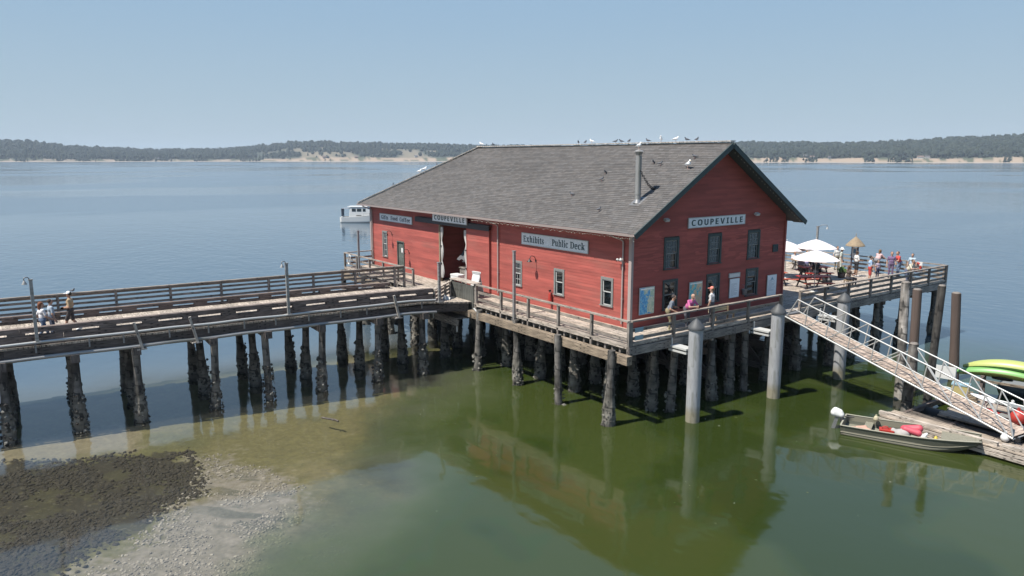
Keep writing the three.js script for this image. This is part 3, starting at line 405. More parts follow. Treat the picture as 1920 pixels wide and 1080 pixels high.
{ const e = thing('wall_bucket', 'pale metal ash bucket hanging on the gable right of the white notice', 'bucket', [BX1 + .17, 4.3, -32.35]); M(e, 'bucket', lathe([[0, 0], [.11, 0], [.14, .3], [.12, .3], [.10, .02]], 14), MAT.steel); M(e, 'hook', tube([V(-.15, .5, 0), V(-.05, .52, 0), V(0, .4, .0), V(0, .3, .12)], .01, 10, 5), MAT.steel); }
// signs
function signBoard(name, label, x, y, z, w, h, ry, text, th, tw, mat, space, f, edge = MAT.trimw) {
  const s = thing(name, label, 'sign', [x, y, z], ry);
  M(s, 'board', bx(w, h, .04), mat); M(s, 'frame', mg([bx(w + .04, .035, .055, 0, h / 2 + .0, 0), bx(w + .04, .035, .055, 0, -h / 2, 0), bx(.035, h - .036, .055, w / 2, 0, 0), bx(.035, h - .036, .055, -w / 2, 0, 0)]), edge);
  for (const [t, u, k] of text) M(s, 'lettering', lettering(t, th, k, f, .01, space).translate(u, 0, .021), tw); return s;
}
signBoard('name_sign', 'white COUPEVILLE name sign hung under the eave over the open door', -39.1, 7.66, BZ0 + .34, 3.95, .46, 0, [['COUPEVILLE', 0, 3.5]], .28, MAT.letter, MAT.signw, .25, fontSans);
signBoard('name_sign', 'white COUPEVILLE name sign on the dark gable', BX1 + .06, 8.24, -30.06, 4.3, .47, Math.PI / 2, [['COUPEVILLE', 0, 3.9]], .29, MAT.letter, MAT.signw, .25, fontSans);
signBoard('wall_sign', 'long white Exhibits Public Deck sign on the red wall', -29.42, 7.06, BZ0 + .06, 5.3, .60, 0, [['Exhibits', -1.62, 1.75], ['Public', .55, 1.25], ['Deck', 1.9, 1.1]], .33, MAT.letter, MAT.signw, 0, font);
signBoard('wall_sign', 'long white three word sign near the left end of the red wall', -46.7, 7.17, BZ0 + .06, 4.75, .48, 0, [['Gifts', -1.6, 1.05], ['Food', -.15, 1.05], ['Coffee', 1.4, 1.45]], .27, MAT.letterblue, MAT.signw, 0, font);
// printed boards on the gable
function printTex(w, h, paint) { const c = document.createElement('canvas'); c.width = w; c.height = h; paint(c.getContext('2d'), w, h); const t = new THREE.CanvasTexture(c); t.colorSpace = THREE.SRGBColorSpace; return t; }
function panel(name, label, z, y0, y1, w, t, cat) {
  const p = thing(name, label, cat, [BX1 + .07, (y0 + y1) / 2, z], Math.PI / 2); M(p, 'board', mg([bx(w, y1 - y0, .04)]), MAT.trimw);
  const g = new THREE.PlaneGeometry(w - .04, y1 - y0 - .04); g.translate(0, 0, .0215); M(p, 'print', g, new THREE.MeshStandardMaterial({ map: t, roughness: .5 })); return p;
}
const mapArt = (sea, sea2, land, land2, seed) => printTex(256, 330, (c, w, h) => { const im = c.createImageData ? c.createImageData(w, h) : null; for (let j = 0; j < h; j += 3) for (let i = 0; i < w; i += 3) { const n = fbm(i * .018, j * .018, 5, 0, seed), e = fbm(i * .05, j * .05, 3, 0, seed + 7), t = n + (i / w - .45) * .55; const col = t < .5 ? (e > .5 ? sea : sea2) : (e > .48 ? land : land2); c.fillStyle = col; c.fillRect(i, j, 3, 3); } c.fillStyle = '#e6e6e0'; c.fillRect(10, 8, w - 20, 16); });
panel('map_board', 'blue bay map board at the near corner of the gable', -25.2, 4.14, 5.42, .98, mapArt('#4f94c4', '#6fb0cf', '#c9cdb6', '#a9bda6', 301), 'map');
panel('map_board', 'teal bay map board between the first and second lower gable windows', -28.62, 4.10, 5.34, .95, mapArt('#4fa7b3', '#79bfc0', '#d0b79a', '#bfae8e', 320), 'map');
const notice = (n, seed, mark) => printTex(200, 280, (c, w, h) => { c.fillStyle = '#d4dade'; c.fillRect(0, 0, w, h); c.fillStyle = '#8d98a0'; const R = rngOf(seed); for (let i = 0; i < n; i++) c.fillRect(18, 70 + i * 14, 60 + R() * 104, 4); if (mark) { c.fillStyle = '#6f98ae'; c.beginPath(); c.moveTo(70, 58); c.lineTo(100, 20); c.lineTo(130, 58); c.closePath(); c.fill(); c.fillRect(60, 60, 80, 6); } });
panel('notice_board', 'white text notice right of the middle lower gable window', -31.62, 4.22, 5.22, .78, notice(14, 5), 'notice'); panel('notice_board', 'white notice with a blue emblem at the far end of the gable', -34.82, 3.98, 5.12, .82, notice(11, 9, true), 'notice');
signBoard('header_sign', 'small white header sign above the white text notice', BX1 + .07, 5.39, -31.6, .84, .2, Math.PI / 2, [], .1, MAT.letter, MAT.white, 0, font);
// what stands inside the open door
{
  const s = thing('market_stall', 'grey stall with a dark drooping awning inside the open door', 'stall', [-38.75, FY + .03, BZ0 - 1.0]);
  M(s, 'counter', mg([bx(1.7, .9, .6, 0, .45, 0), bx(1.8, .05, .7, 0, .925, 0)]), MAT.grey); for (const x of [-.82, .82]) M(s, 'post', bx(.05, 2.3, .05, x, 1.15, -.2), MAT.dark);
  const P = [], n = 14, m = 8, I = []; for (let i = 0; i <= n; i++) for (let j = 0; j <= m; j++) P.push(lerp(-.9, .9, i / n), 2.3 - .85 * (j / m) - .06 * Math.sin(i * 1.1) * (j / m), -.3 + .75 * (j / m) + .04 * Math.sin(i * 2.3 + j)); for (let i = 0; i < n; i++) for (let j = 0; j < m; j++) { const a = i * (m + 1) + j; I.push(a, a + 1, a + m + 1, a + 1, a + m + 2, a + m + 1); } const g = new THREE.BufferGeometry(); g.setAttribute('position', new THREE.Float32BufferAttribute(P, 3)); g.setIndex(I); g.computeVertexNormals(); M(s, 'awning', g, std([.068, .068, .077], { side: THREE.DoubleSide })); M(s, 'shelf', bx(1.6, .04, .4, 0, 1.3, -.05), MAT.white);
  const b = thing('white_cooler', 'white cooler box on a crate before the open door', 'cooler', [-37.4, FY + .45, BZ0 + .85]); M(b, 'body', bx(.85, .40, .45, 0, .2, 0), MAT.white); M(b, 'lid', bx(.88, .08, .48, 0, .441, 0), MAT.white); const cr = thing('wooden_crate', 'weathered wooden crate under the white cooler', 'crate', [-37.4, FY, BZ0 + .85]); for (let i = 0; i < 3; i++) for (const q of [-1, 1]) { M(cr, 'slat', bx(.8, .13, .02, 0, .07 + i * .15, q * .21), MAT.deck); M(cr, 'end_slat', bx(.02, .13, .38, q * .39, .07 + i * .15, 0), MAT.deck); } M(cr, 'top', bx(.82, .02, .44, 0, .435, 0), MAT.deck);
  const a = thing('sandwich_board', 'tall white sandwich board standing behind the plywood screen', 'sign', [-34.6, FY, BZ0 + 1.35], .15); for (const s of [-1, 1]) M(a, 'leaf', bx(.62, 1.5, .03, 0, .75, s * .14, 0, -s * .26), MAT.white); M(a, 'print_panel', bx(.5, .5, .006, 0, 1.05, .085, 0, -.26), MAT.signw);
}

// ---------------------------------------------------------------- piles
const BARN = [.21, .20, .175];
function pileGeo(seed, h0, h1, r, growth, tone) {    // an old timber pile: slightly bent, checked, tar bands, overgrown below the tide line
  const g = norm(new THREE.CylinderGeometry(r, r * 1.04, h1 - h0, 14, 26)); const p = g.attributes.position, c = g.attributes.color, lx = (hash(seed, 1) - .5) * .10, lz = (hash(seed, 2) - .5) * .10;
  for (let i = 0; i < p.count; i++) {
    let x = p.getX(i), y = p.getY(i) + (h0 + h1) / 2, z = p.getZ(i); const a = Math.atan2(z, x), rr_ = Math.hypot(x, z);
    const n = fbm(a * 2 + seed * 3, y * 1.4, 3, 0, seed), fat = growth * sstep(2.2, .3, y + .5 * (n - .5)) * (.25 + .9 * fbm(a * 1.3 + seed, y * 2.6, 3, 0, seed + 4));
    if (rr_ > r * .5) { const k = (rr_ * (.95 + .1 * n) + fat) / rr_; x *= k; z *= k; }
    p.setXYZ(i, x + lx * y, y, z + lz * y);
    const band = fbm(a * .6 + seed * 7, y * 1.1, 3, 0, seed + 9); let k = band > .60 ? .30 : band > .5 ? .75 : 1.0; k *= tone;
    const t = sstep(1.9, 1.1, y + .6 * (n - .5)) * clamp(growth * 8); const col = [.18, .17, .16].map((v, q) => lerp(v * k, BARN[q] * (.35 + .9 * n) * tone, t)); c.setXYZ(i, ...col);
  }
  g.computeVertexNormals(); return g;
}
function growthGeo(seed, r, n, ymax, tone) {          // mussels and barnacles in clumps
  const R = rngOf(seed * 31 + 5), L = []; for (let i = 0; i < n; i++) { const a = R() * 6.283, y = -.15 + ymax * Math.pow(R(), 1.3), s = .035 + .055 * R(), rad = r * (1.0 + .40 * (1 - y / ymax) * fbm(a * 1.3 + seed, y * 2.6, 3, 0, seed + 4)) + .06 * (1 - y / ymax); const g = norm(new THREE.OctahedronGeometry(s, 0)); g.scale(1, .6 + R(), 1); mv(g, Math.cos(a) * rad, y, Math.sin(a) * rad, R() * 6, R() * 3); const k = (.5 + .6 * R()) * tone; L.push(tint(g, R() < .62 ? [.06 * k, .054 * k, .048 * k] : [BARN[0] * k, BARN[1] * k, BARN[2] * k])); } return mg(L);
}
const PILES = []; for (let i = 0; i < 7; i++) PILES.push({ light: pileGeo(i + 1, -1.9, 3.32, .165, [.16, .10, .02, .15, .12, .14, .05][i], 1.0), dark: pileGeo(i + 11, -1.9, 3.40, .175, .14 + .02 * (i % 3), 1.0), gl: growthGeo(i + 3, .19, [90, 60, 14, 95, 80, 90, 40][i], 1.3, 1.0), gd: growthGeo(i + 23, .20, 90, 1.9, 1.0) });
let pn = 0;
function pile(parent, x, z, dark, v = pn++) { const q = PILES[v % 7], m = M(parent, 'pile', dark ? q.dark : q.light, MAT.pile); m.position.set(x, 0, z); m.rotation.y = 0; setup(M(m, 'barnacles', dark ? q.gd : q.gl, MAT.barn), null, null, null, 'stuff'); return m; }

// ---------------------------------------------------------------- decking
function planks(x0, x1, z0, z1, y, alongX, w, len, tone = 1, skip) {
  const L = []; const A = alongX ? [z0, z1, x0, x1] : [x0, x1, z0, z1]; let r = 0;
  for (let a = A[0]; a < A[1] - .01; a += w, r++) { let b = A[2] - len * hash(r, 4) * .9; let k = 0; while (b < A[3]) { const e = Math.min(A[3], b + len * (.7 + .6 * hash(r, k, 6))), s = Math.max(A[2], b); if (e - s > .05) { const c = a + w / 2, m = (s + e) / 2, h = .06 + .008 * hash(r, k, 9), ww = Math.min(w, A[1] - a) - .012; if (!skip || !skip(alongX ? m : c, alongX ? c : m)) { const g = alongX ? bx(e - s - .008, h, ww, m, y - h / 2 + .006 * hash(r, k, 2), c) : bx(ww, h, e - s - .008, c, y - h / 2 + .006 * hash(r, k, 2), m); const t = tone * (.78 + .36 * hash(r, k, 11)), wm = hash(r, k, 12); L.push(tint(g, [t * (1 + .04 * wm), t, t * (1 - .05 * wm)])); } } b = e; k++; } }
  return mg(L);
}
// railing: run of points along the deck edge; posts, cap rail and boards are separate parts
function railing(label, pts, y, { step = 2.3, boards = [.28, .55, .8], cap = true, mat = MAT.grey, h = 1.02, bw = .135, group = 'railings round the wharf deck', drop = .45, postW = .12 } = {}) {
  const t = thing('deck_railing', label, 'railing', [0, 0, 0], 0, group);
  for (let s = 0; s < pts.length - 1; s++) {
    const [ax, az] = pts[s], [bx_, bz] = pts[s + 1], L = Math.hypot(bx_ - ax, bz - az), n = Math.max(1, Math.round(L / step)), at = k => V(lerp(ax, bx_, k / n), y, lerp(az, bz, k / n)), nx = (bz - az) / L, nz = -(bx_ - ax) / L;
    for (let k = s ? 1 : 0; k <= n; k++) { const p = at(k), c = .85 + .3 * rnd(); M(t, 'post', tint(bx(postW, h - .03 + drop, postW, p.x, y + (h - .03 - drop) / 2, p.z, Math.atan2(nx, nz)), [c, c, c]), mat); }
    for (let k = 0; k < n; k++) { const p = at(k), q = at(k + 1); for (const b of boards) { const c = .8 + .35 * rnd(), sag = (rnd() - .5) * .02; M(t, 'rail_board', tint(bar(V(p.x + nx * .06, y + b, p.z + nz * .06), V(q.x + nx * .06, y + b + sag, q.z + nz * .06), .035, bw, -.004), [c, c * .98, c * .95]), mat); } if (cap) { const c = 1.0 + .3 * rnd(); M(t, 'cap_rail', tint(bar(V(p.x, y + h, p.z), V(q.x, y + h, q.z), .18, .06, -.003), [c, c * .98, c * .95]), mat); } }
  }
  return t;
}
const DY = 3.55, DX0 = -50.5, DX1 = -21.7, DZ0 = -21.95, DZ1 = -50.3;
{
  const w = thing('wharf_platform', 'timber wharf platform on piles carrying the red building', 'wharf');
  const inHouse = (x, z) => x > BX0 + 1 && x < BX1 - 1.2 && z < BZ0 - .6 && z > BZ1 + .6 && !(x > -41.5 && x < -37 && z > -28);
  setup(M(w, 'decking', mg([planks(DX0, DX1, BZ0, DZ0, DY, true, .2, 5), planks(DX0, DX1, DZ1, BZ0, DY, false, .2, 5, 1, inHouse)]), MAT.deck), null, null, null, 'stuff');
  // near edge: rim board, joist ends, long cap beam
  for (const [a, b] of [[DX0, -40.2], [-33.3, -29.4], [-29.4, -25.5], [-25.5, DX1]]) M(w, 'rim_board', bar(V(a, DY - .10, DZ0 + .03), V(b, DY - .10, DZ0 + .03), .06, .12, -.004), MAT.deck);
  for (let x = DX0 + .2; x < DX1; x += .46) M(w, 'joist', tint(bx(.10, .25, 3.2, x, DY - .29, DZ0 - 1.62), .7 + .5 * rnd()), MAT.grey);
  for (const [a, b, c] of [[DX0 + .2, -41, 1], [-41, -33.4, 1], [-33.4, -27.2, 1], [-27.2, -21.4, 1.1]]) M(w, 'cap_beam', tint(bar(V(a, 2.98, -21.72), V(b, 2.98, -21.72), .30, .37, -.003), c), MAT.beam);
  for (const z of [-25.2, -28.7, -32.2, -35.7, -39.5, -43.2, -46.9, -49.9]) M(w, 'cap_beam', bar(V(DX0 + .3, 2.98, z), V(DX1 - .2, 2.98, z), .30, .37), MAT.brown);
  // gable edge and far deck: heavy fascia boards
  for (const [a, b] of [[DZ0 + .02, -25.3], [-25.3, -29], [-29, -32.7], [-32.7, -36.6], [-36.6, -40.5], [-40.5, -45.2], [-45.2, -50.3]]) { const c = .8 + .4 * rnd(); M(w, 'fascia_board', tint(bar(V(DX1 + .04, DY - .26, a), V(DX1 + .04, DY - .26, b), .07, .36, -.004), c), MAT.grey); M(w, 'toe_board', tint(bar(V(DX1 - .03, DY + .05, a), V(DX1 - .03, DY + .05, b), .10, .09, -.004), 1.1), MAT.deck); }
  for (let z = -23; z > DZ1; z -= .6) M(w, 'joist', bx(2.5, .25, .1, DX1 - 1.3, DY - .2, z), MAT.brown);
  // braces and wales added between the pile rows to block light under the deck
  for (const [z, x0] of [[-36.1, -47], [-32.6, -44], [-29.1, -42]]) for (let x = x0; x < -24.5; x += 2.7) { M(w, 'brace', bar(V(x, .35, z), V(x + 2.7, 2.7, z + .02), .09, .28), MAT.creo); M(w, 'brace', bar(V(x, 2.7, z - .2), V(x + 2.7, .35, z - .2), .09, .28), MAT.creo); M(w, 'shade_wale', bar(V(x, 1.9, z + .16), V(x + 2.7, 1.9, z + .16), .1, .32, -.005), MAT.creo); M(w, 'shade_wale', bar(V(x, .75, z + .16), V(x + 2.7, .75, z + .16), .1, .32, -.005), MAT.creo); }
  // piles: near row as in the photograph, then the grid behind
  const near = [[-32.7, -21.62, 6], [-29.3, -21.8, 0], [-25.7, -21.5, 2], [-22.3, -21.45, 3]]; for (const [x, z, v] of near) pile(w, x, z, false, v);
  for (const x of [-36.2, -39.7, -43.2, -46.7, -50.1]) pile(w, x, -21.7, true);
  for (const [x, z, d] of [[-22.6, -24.4, 0], [-21.95, -24.95, 0], [-21.9, -27.75, 0], [-22.0, -29.2, 0], [-21.9, -30.2, 0], [-22.4, -32.6, 0], [-22.6, -35.6, 1], [-22.0, -37.9, 1], [-22.3, -40.3, 1], [-22.2, -43, 1], [-21.95, -45.4, 1], [-22.0, -49.8, 1]]) pile(w, x, z, !!d);
  for (const z of [-23.4, -25.2, -27, -28.7, -30.4, -32.2, -34, -35.7]) for (let x = -25.0 - (z * 7 % 1); x > -50.5; x -= 2.7) pile(w, x + rr(-.2, .2), z, true);  // extra rows and close spacing added to darken the space below the deck
  for (const z of [-39.5, -43.2, -46.9, -49.9]) for (let x = -25.6; x > -50.5; x -= 5) pile(w, x, z, true);
}
railing('weathered near deck railing in front of the lit red wall', [[-33.25, DZ0], [DX1, DZ0]], DY, { step: 2.35, boards: [.22, .6], drop: .5 });
railing('shaded deck railing along the gable side', [[DX1, DZ0 - .12], [DX1, -32.6]], DY, { step: 2.4, boards: [.24, .6], drop: .55, mat: MAT.grey });
railing('three board railing of the far public deck beside the gangway', [[DX1, -34.25], [DX1, DZ1]], DY, { step: 2.35, boards: [.2, .48, .76], drop: .5 });
railing('railing along the seaward end of the public deck', [[DX1 - .15, DZ1], [-36, DZ1]], DY, { step: 2.4, boards: [.2, .48, .76] });
railing('short railing at the left near corner of the wharf deck', [[DX0, DZ0 - 2.2], [DX0, DZ0], [-40.3, DZ0]], DY, { step: 2.1, boards: [.28, .62] });
{ // boarded stretch beside the pier, with a leaning white board
  const b = thing('plywood_screen', 'grey plywood screen box at the joint of pier and wharf deck', 'screen', [-34.5, DY, DZ0 + .0]);
  for (const [x, w] of [[-.62, 1.1], [.52, 1.12]]) M(b, 'sheet', bx(w, 1.32, .03, x, .28, .08), std([.116, .122, .113], { map: woodTex })); for (const x of [-1.2, -.05, 1.12]) M(b, 'post', bx(.11, 1.5, .11, x, .28, 0), MAT.grey); M(b, 'cap', bx(2.5, .05, .55, -.02, 1.05, -.12), MAT.deck); M(b, 'end_sheet', bx(.03, 1.1, .5, -1.2, .5, -.32), MAT.redpaint);
  const s = thing('leaning_board', 'plain white board leaning outside the pier end by the plywood screen', 'board', [-34.55, DY - .12, DZ0 + 1.25], .5); M(s, 'board', bx(.42, .75, .03, 0, .12, 0, 0, -.45, -.35), MAT.white);
  const pf = thing('pump_platform', 'low grey service platform hung under the pier joint', 'platform', [-34.9, 2.75, DZ0 + .55]); M(pf, 'deck', planks(-1.3, 1.2, -.5, .45, 0, true, .16, 3, .8), MAT.grey); M(pf, 'beam', mg([bx(2.6, .35, .1, -.05, -.25, .42), bx(.1, .9, .1, -1.2, .35, -.3), bx(.1, .9, .1, 1.1, .35, -.3)]), MAT.grey); M(pf, 'hanger', mg([rod(V(1.15, -.1, .4), V(1.15, -.75, .4), .05), rod(V(-1.25, .45, .45), V(-1.25, -.4, .45), .06)]), MAT.alu);
}

// ---------------------------------------------------------------- the pier
const PX = z => -34.5 - .068 * (z + 8), PY = z => 3.86 - .26 * sstep(-18.5, -22, z), PW = 6.0;   // near edge, deck height, width
{
  const p = thing('pier', 'long timber pier on paired piles leading to the red building', 'pier'); const L = [];
  let k = 0; for (let z = 14; z > -21.9; z -= .28, k++) { const t = .80 + .34 * hash(k, 7); L.push(tint(bx(PW, .09, .268, PX(z) - PW / 2, PY(z) - .045 + .008 * hash(k, 2), z - .14, .0), [t, t * .98, t * .95])); }
  setup(M(p, 'decking', mg(L), MAT.deck), null, null, null, 'stuff');
  const run = (name, o, y0, w, h, z0, z1, seg, mat, tone = 1) => { for (let z = z0; z > z1; z -= seg) { const e = Math.max(z1, z - seg), c = tone * (.8 + .4 * rnd()); M(p, name, tint(bar(V(PX(z) - o, PY(z) + y0, z), V(PX(e) - o, PY(e) + y0, e), w, h, -.006), [c, c * .97, c * .95]), mat); } };
  run('stringer', .08, -.30, .16, .40, 14, -21.6, 4.9, MAT.creo); run('stringer', PW - .1, -.30, .16, .40, 14, -21.6, 4.9, MAT.creo); for (const o of [1.5, 3, 4.5]) run('stringer', o, -.28, .2, .36, 14, -21.6, 7, MAT.creo);
  // bull rails: timber on blocks, near side and far side; near one also has a curb below
  for (const o of [.22, PW - .75]) { const far = o > 1; run('curb_timber', o, far ? .06 : .21, .28, far ? .10 : .40, 14, -19.6, 4.2, MAT.brown); run('bull_rail', o, far ? .29 : .63, .28, far ? .14 : .20, 14, -19.6, 5.1, MAT.brown, 1.1); for (let z = 13.4; z > -19.4; z -= 1.62) M(p, 'block', bx(.26, far ? .108 : .115, .62, PX(z) - o, PY(z) + (far ? .166 : .472), z), MAT.brown); }
  // service pipes along the near face
  const pipe = (name, off, y, r, mat) => { const pts = []; for (let z = 14; z > -20.6; z -= 1.6) pts.push(V(PX(z) + off, PY(z) + y + .015 * Math.sin(z * 1.7), z)); M(p, name, tube(pts, r, 90, 8), mat); };
  pipe('upper_pipe', .13, .16, .055, MAT.alu); pipe('lower_pipe', .16, -.47, .085, MAT.gal);
  for (const z of [-5.45, -7.65, -17.3]) M(p, 'pipe_bracket', mg([bar(V(PX(z) + .25, PY(z) + .58, z + .12), V(PX(z) + .27, PY(z) - .60, z - .14), .11, .11), bx(.5, .06, .4, PX(z) + .1, PY(z) - .60, z - .1)]), wood([.49, .453, .416]));
  for (let z = 12; z > -20; z -= 1.55) M(p, 'strap', bx(.05, .36, .06, PX(z) + .085, PY(z) - .1, z + rr(-.2, .2)), MAT.steel);
  // bents
  for (const z of [9.6, 7.1, 4.6, 2.1, -.55, -3.08, -5.35, -8.45, -10.85, -13.4, -16.35, -18.9]) { const c = M(p, 'pile_cap', bar(V(PX(z) + .35, PY(z) - .66, z), V(PX(z) - PW - .1, PY(z) - .66, z - .36), .32, .34), MAT.creo); for (const [o, d] of [[.08, 1], [2.65, 1], [5.3, 1]]) { const m = pile(p, PX(z) - o, z - o * .06, true); m.scale.set(.98, .975, .98); if (o < 1) { m.material = MAT.pile; m.geometry = PILES[pn % 7].light; m.children[0].geometry = PILES[pn % 7].gd; } } }
  const st = z => PX(z) - PW + .12; const pts = []; for (let z = 14; z >= -21.5; z -= 2.45) pts.push([st(z), z]); pts.push([st(-20.9), -20.9]);
  railing('four rail railing along the seaward side of the pier', pts, 3.86, { step: 2.45, boards: [.34, .58, .80, 1.0], h: 1.1, mat: MAT.grey, bw: .11, group: 'railings of the pier', drop: .3 });
  railing('short broken board railing where the pier meets the plywood screen', [[PX(-19.7) - .2, -19.7], [-35.7, -21.8]], 3.7, { step: 1.1, boards: [.12, .32, .52], h: .75, mat: MAT.deck, group: 'railings of the pier', drop: .2 });
}
function lampPost(label, x, y, z, h, arm = [-.3, .15], lamp = true) {
  const l = thing('lamp_post', label, 'lamp post', [x, y, z], 0, 'lamp posts of the wharf'); M(l, 'post', mg([bx(.12, h, .12, 0, h / 2, 0), bx(.16, .04, .16, 0, h + .02, 0), bx(.3, .05, .3, 0, .025, 0)]), MAT.gal);
  if (lamp) { M(l, 'arm', tube([V(0, h - .1, 0), V(arm[0] * .4, h + .12, arm[1] * .4), V(arm[0], h + .1, arm[1]), V(arm[0], h - .02, arm[1])], .02, 16, 6), MAT.steel); M(l, 'shade', lathe([[.02, .12], [.04, .09], [.10, -.03], [.09, -.03], [.03, .07]], 14).translate(arm[0], h - .12, arm[1]), MAT.gal); M(l, 'bulb', mv(norm(new THREE.SphereGeometry(.035, 8, 6)), arm[0], h - .09, arm[1]), MAT.bulb); }
}
lampPost('grey lamp post by the couple at the left end of the pier', PX(-1.85) + .12, 4.0, -1.85, 2.55, [.04, .22]); lampPost('grey lamp post half way along the pier edge', PX(-11.9) + .12, 4.0, -11.9, 2.45, [.04, .22]); lampPost('bare grey post at the pier end near the open door', PX(-19.8) + .15, 3.8, -19.8, 2.1, [0, 0], false);
lampPost('grey pole with a yellowish head in front of the lit red wall', -29.62, 3.0, DZ0 + .14, 3.75, [.0, .0], false); lampPost('grey pole at the left deck railing before the tall narrow window', -47.9, 3.3, DZ0 + .1, 3.05, [0, 0], false); lampPost('grey lamp post rising behind the umbrellas on the public deck', -30.4, DY, -49.6, 2.9, [.55, -.3]);
{ const c = thing('conduit', 'pale conduit pipe sagging along the deck edge to the grey pole', 'pipe', [0, 0, 0]); M(c, 'pipe', tube([V(-33.2, 3.28, DZ0 + .2), V(-32.4, 3.02, DZ0 + .24), V(-31, 2.93, DZ0 + .24), V(-30.1, 2.84, DZ0 + .22), V(-29.7, 2.92, DZ0 + .2), V(-29.62, 3.15, DZ0 + .19)], .055, 40, 8), MAT.alu); }
for (const [x, z, l, g] of [[-33.0, -21.7, 'yellow'], []].slice(0, 0)) { }
for (let i = 0; i < 2; i++) { const s = thing('rail_placard', ['upper', 'lower'][i] + ' pale blue placard on the gable railing at the near corner', 'placard', [DX1 + .05, DY + .62 - .34 * i, -22.5]); M(s, 'plate', bx(.02, .2, .5), MAT.ltblue); M(s, 'bolts', mg([bx(.012, .03, .03, .014, 0, .21), bx(.012, .03, .03, .014, 0, -.21)]), MAT.steel); }
{ const b = thing('deck_bench', 'low cream bench behind the gable railing', 'bench', [-22.25, DY, -28.75], Math.PI / 2); for (let i = 0; i < 4; i++) M(b, 'seat_slat', bx(1.5, .035, .09, 0, .44, -.16 + i * .105), MAT.cream); for (let i = 0; i < 3; i++) M(b, 'back_slat', bx(1.5, .08, .03, 0, .58 + i * .11, -.24), MAT.cream); for (const x of [-.65, .65]) M(b, 'leg', mg([bx(.06, .42, .06, x, .21, .14), bx(.06, .85, .06, x, .43, -.2)]), MAT.tan); }
// left end: white number frame on the corner post
{ const s = thing('letter_frame', 'white rounded frame sign leaning on the left deck corner post', 'sign', [-49.55, DY + .62, DZ0 + .08], 0); const g = []; for (let k = 0; k < 28; k++) { const a = k / 28 * 6.283, b = (k + 1) / 28 * 6.283, f = t => V(.17 * Math.sign(Math.cos(t)) * Math.pow(Math.abs(Math.cos(t)), .6), .34 * Math.sign(Math.sin(t)) * Math.pow(Math.abs(Math.sin(t)), .6), 0); g.push(rod(f(a), f(b), .045, 6)); } M(s, 'frame', mg(g), MAT.white).rotation.z = -.35; }

// ---------------------------------------------------------------- round concrete piles
function concretePile(x, z, yt, label, r = .30, cap = true) {
  const p = thing('concrete_pile', label, 'pile', [x, 0, z], 0, 'round grey piles beside the deck'), g = norm(new THREE.CylinderGeometry(r, r, yt + 2.6, 28, 18)); g.translate(0, (yt - 2.6) / 2, 0); const q = g.attributes.position, c = g.attributes.color, uv = g.attributes.uv;
  for (let i = 0; i < q.count; i++) { const y = q.getY(i), a = Math.atan2(q.getZ(i), q.getX(i)); uv.setXY(i, uv.getX(i) * 1.9, y); const n = fbm(a * 2 + x, y * 3, 3, 0, 60), wet = sstep(.75, .45, y + .25 * (n - .5)); c.setXYZ(i, lerp(1, .78, wet), lerp(1, .70, wet), lerp(1, .50, wet)); }
  M(p, 'shaft', g, MAT.conc); if (cap) M(p, 'cap', lathe([[r + .05, 0], [r + .05, .12], [r * .55, .34], [.02, .46], [0, .46]], 24).translate(0, yt - .06, 0), MAT.cap);
  if (cap) { M(p, 'guide_bracket', mg([bx(1.0, .08, .5, -.75, 3.18, .05), bx(1.0, .08, .5, -.75, 3.02, .05), bx(.06, .5, .06, -1.15, 3.3, .2)]), MAT.trimw); }
  return p;
}
concretePile(-20.46, -24.72, 4.18, 'nearest round grey pile with a dark cap, in front of the gable people'); concretePile(-20.38, -30.45, 4.18, 'middle round grey pile with a dark cap, at the head of the gangway'); concretePile(-20.25, -35.9, 4.15, 'third round grey pile, standing behind the gangway truss');
function freePile(label, x, z, yt, r, mat, tone) { const t = thing('mooring_pile', label, 'pile', [x, 0, z], 0, 'timber mooring piles by the float'); const g = pileGeo(Math.round(x * -7), -2.2, yt, r, .03, tone); M(t, 'shaft', g, mat || MAT.pile); M(t, 'top_cut', cyl(r * .9, r * .7, .06, (hash(Math.round(x * -7), 1) - .5) * .1 * yt, yt - .01, (hash(Math.round(x * -7), 2) - .5) * .1 * yt, 12), MAT.grey); }
freePile('tall pile behind the gangway painted pale for its sunlit side', -16.7, -35.1, 5.6, .2, null, 2.6);  // raised tone paints in the sunlit side of the pile
freePile('short weathered pile right against the near end of the float', -15.5, -33.3, 3.2, .2, null, 1.1); freePile('dark brown pile just right of the tall pale pile', -17.02, -36.9, 5.0, .21, MAT.rust, .8); freePile('dark tarred pile between the pale pile and the free brown pile', -15.5, -35.3, 5.6, .17, MAT.pile, .35); freePile('free standing rusty brown pile out in the water right of the deck', -16.6, -40.5, 4.55, .22, MAT.rust, .8);

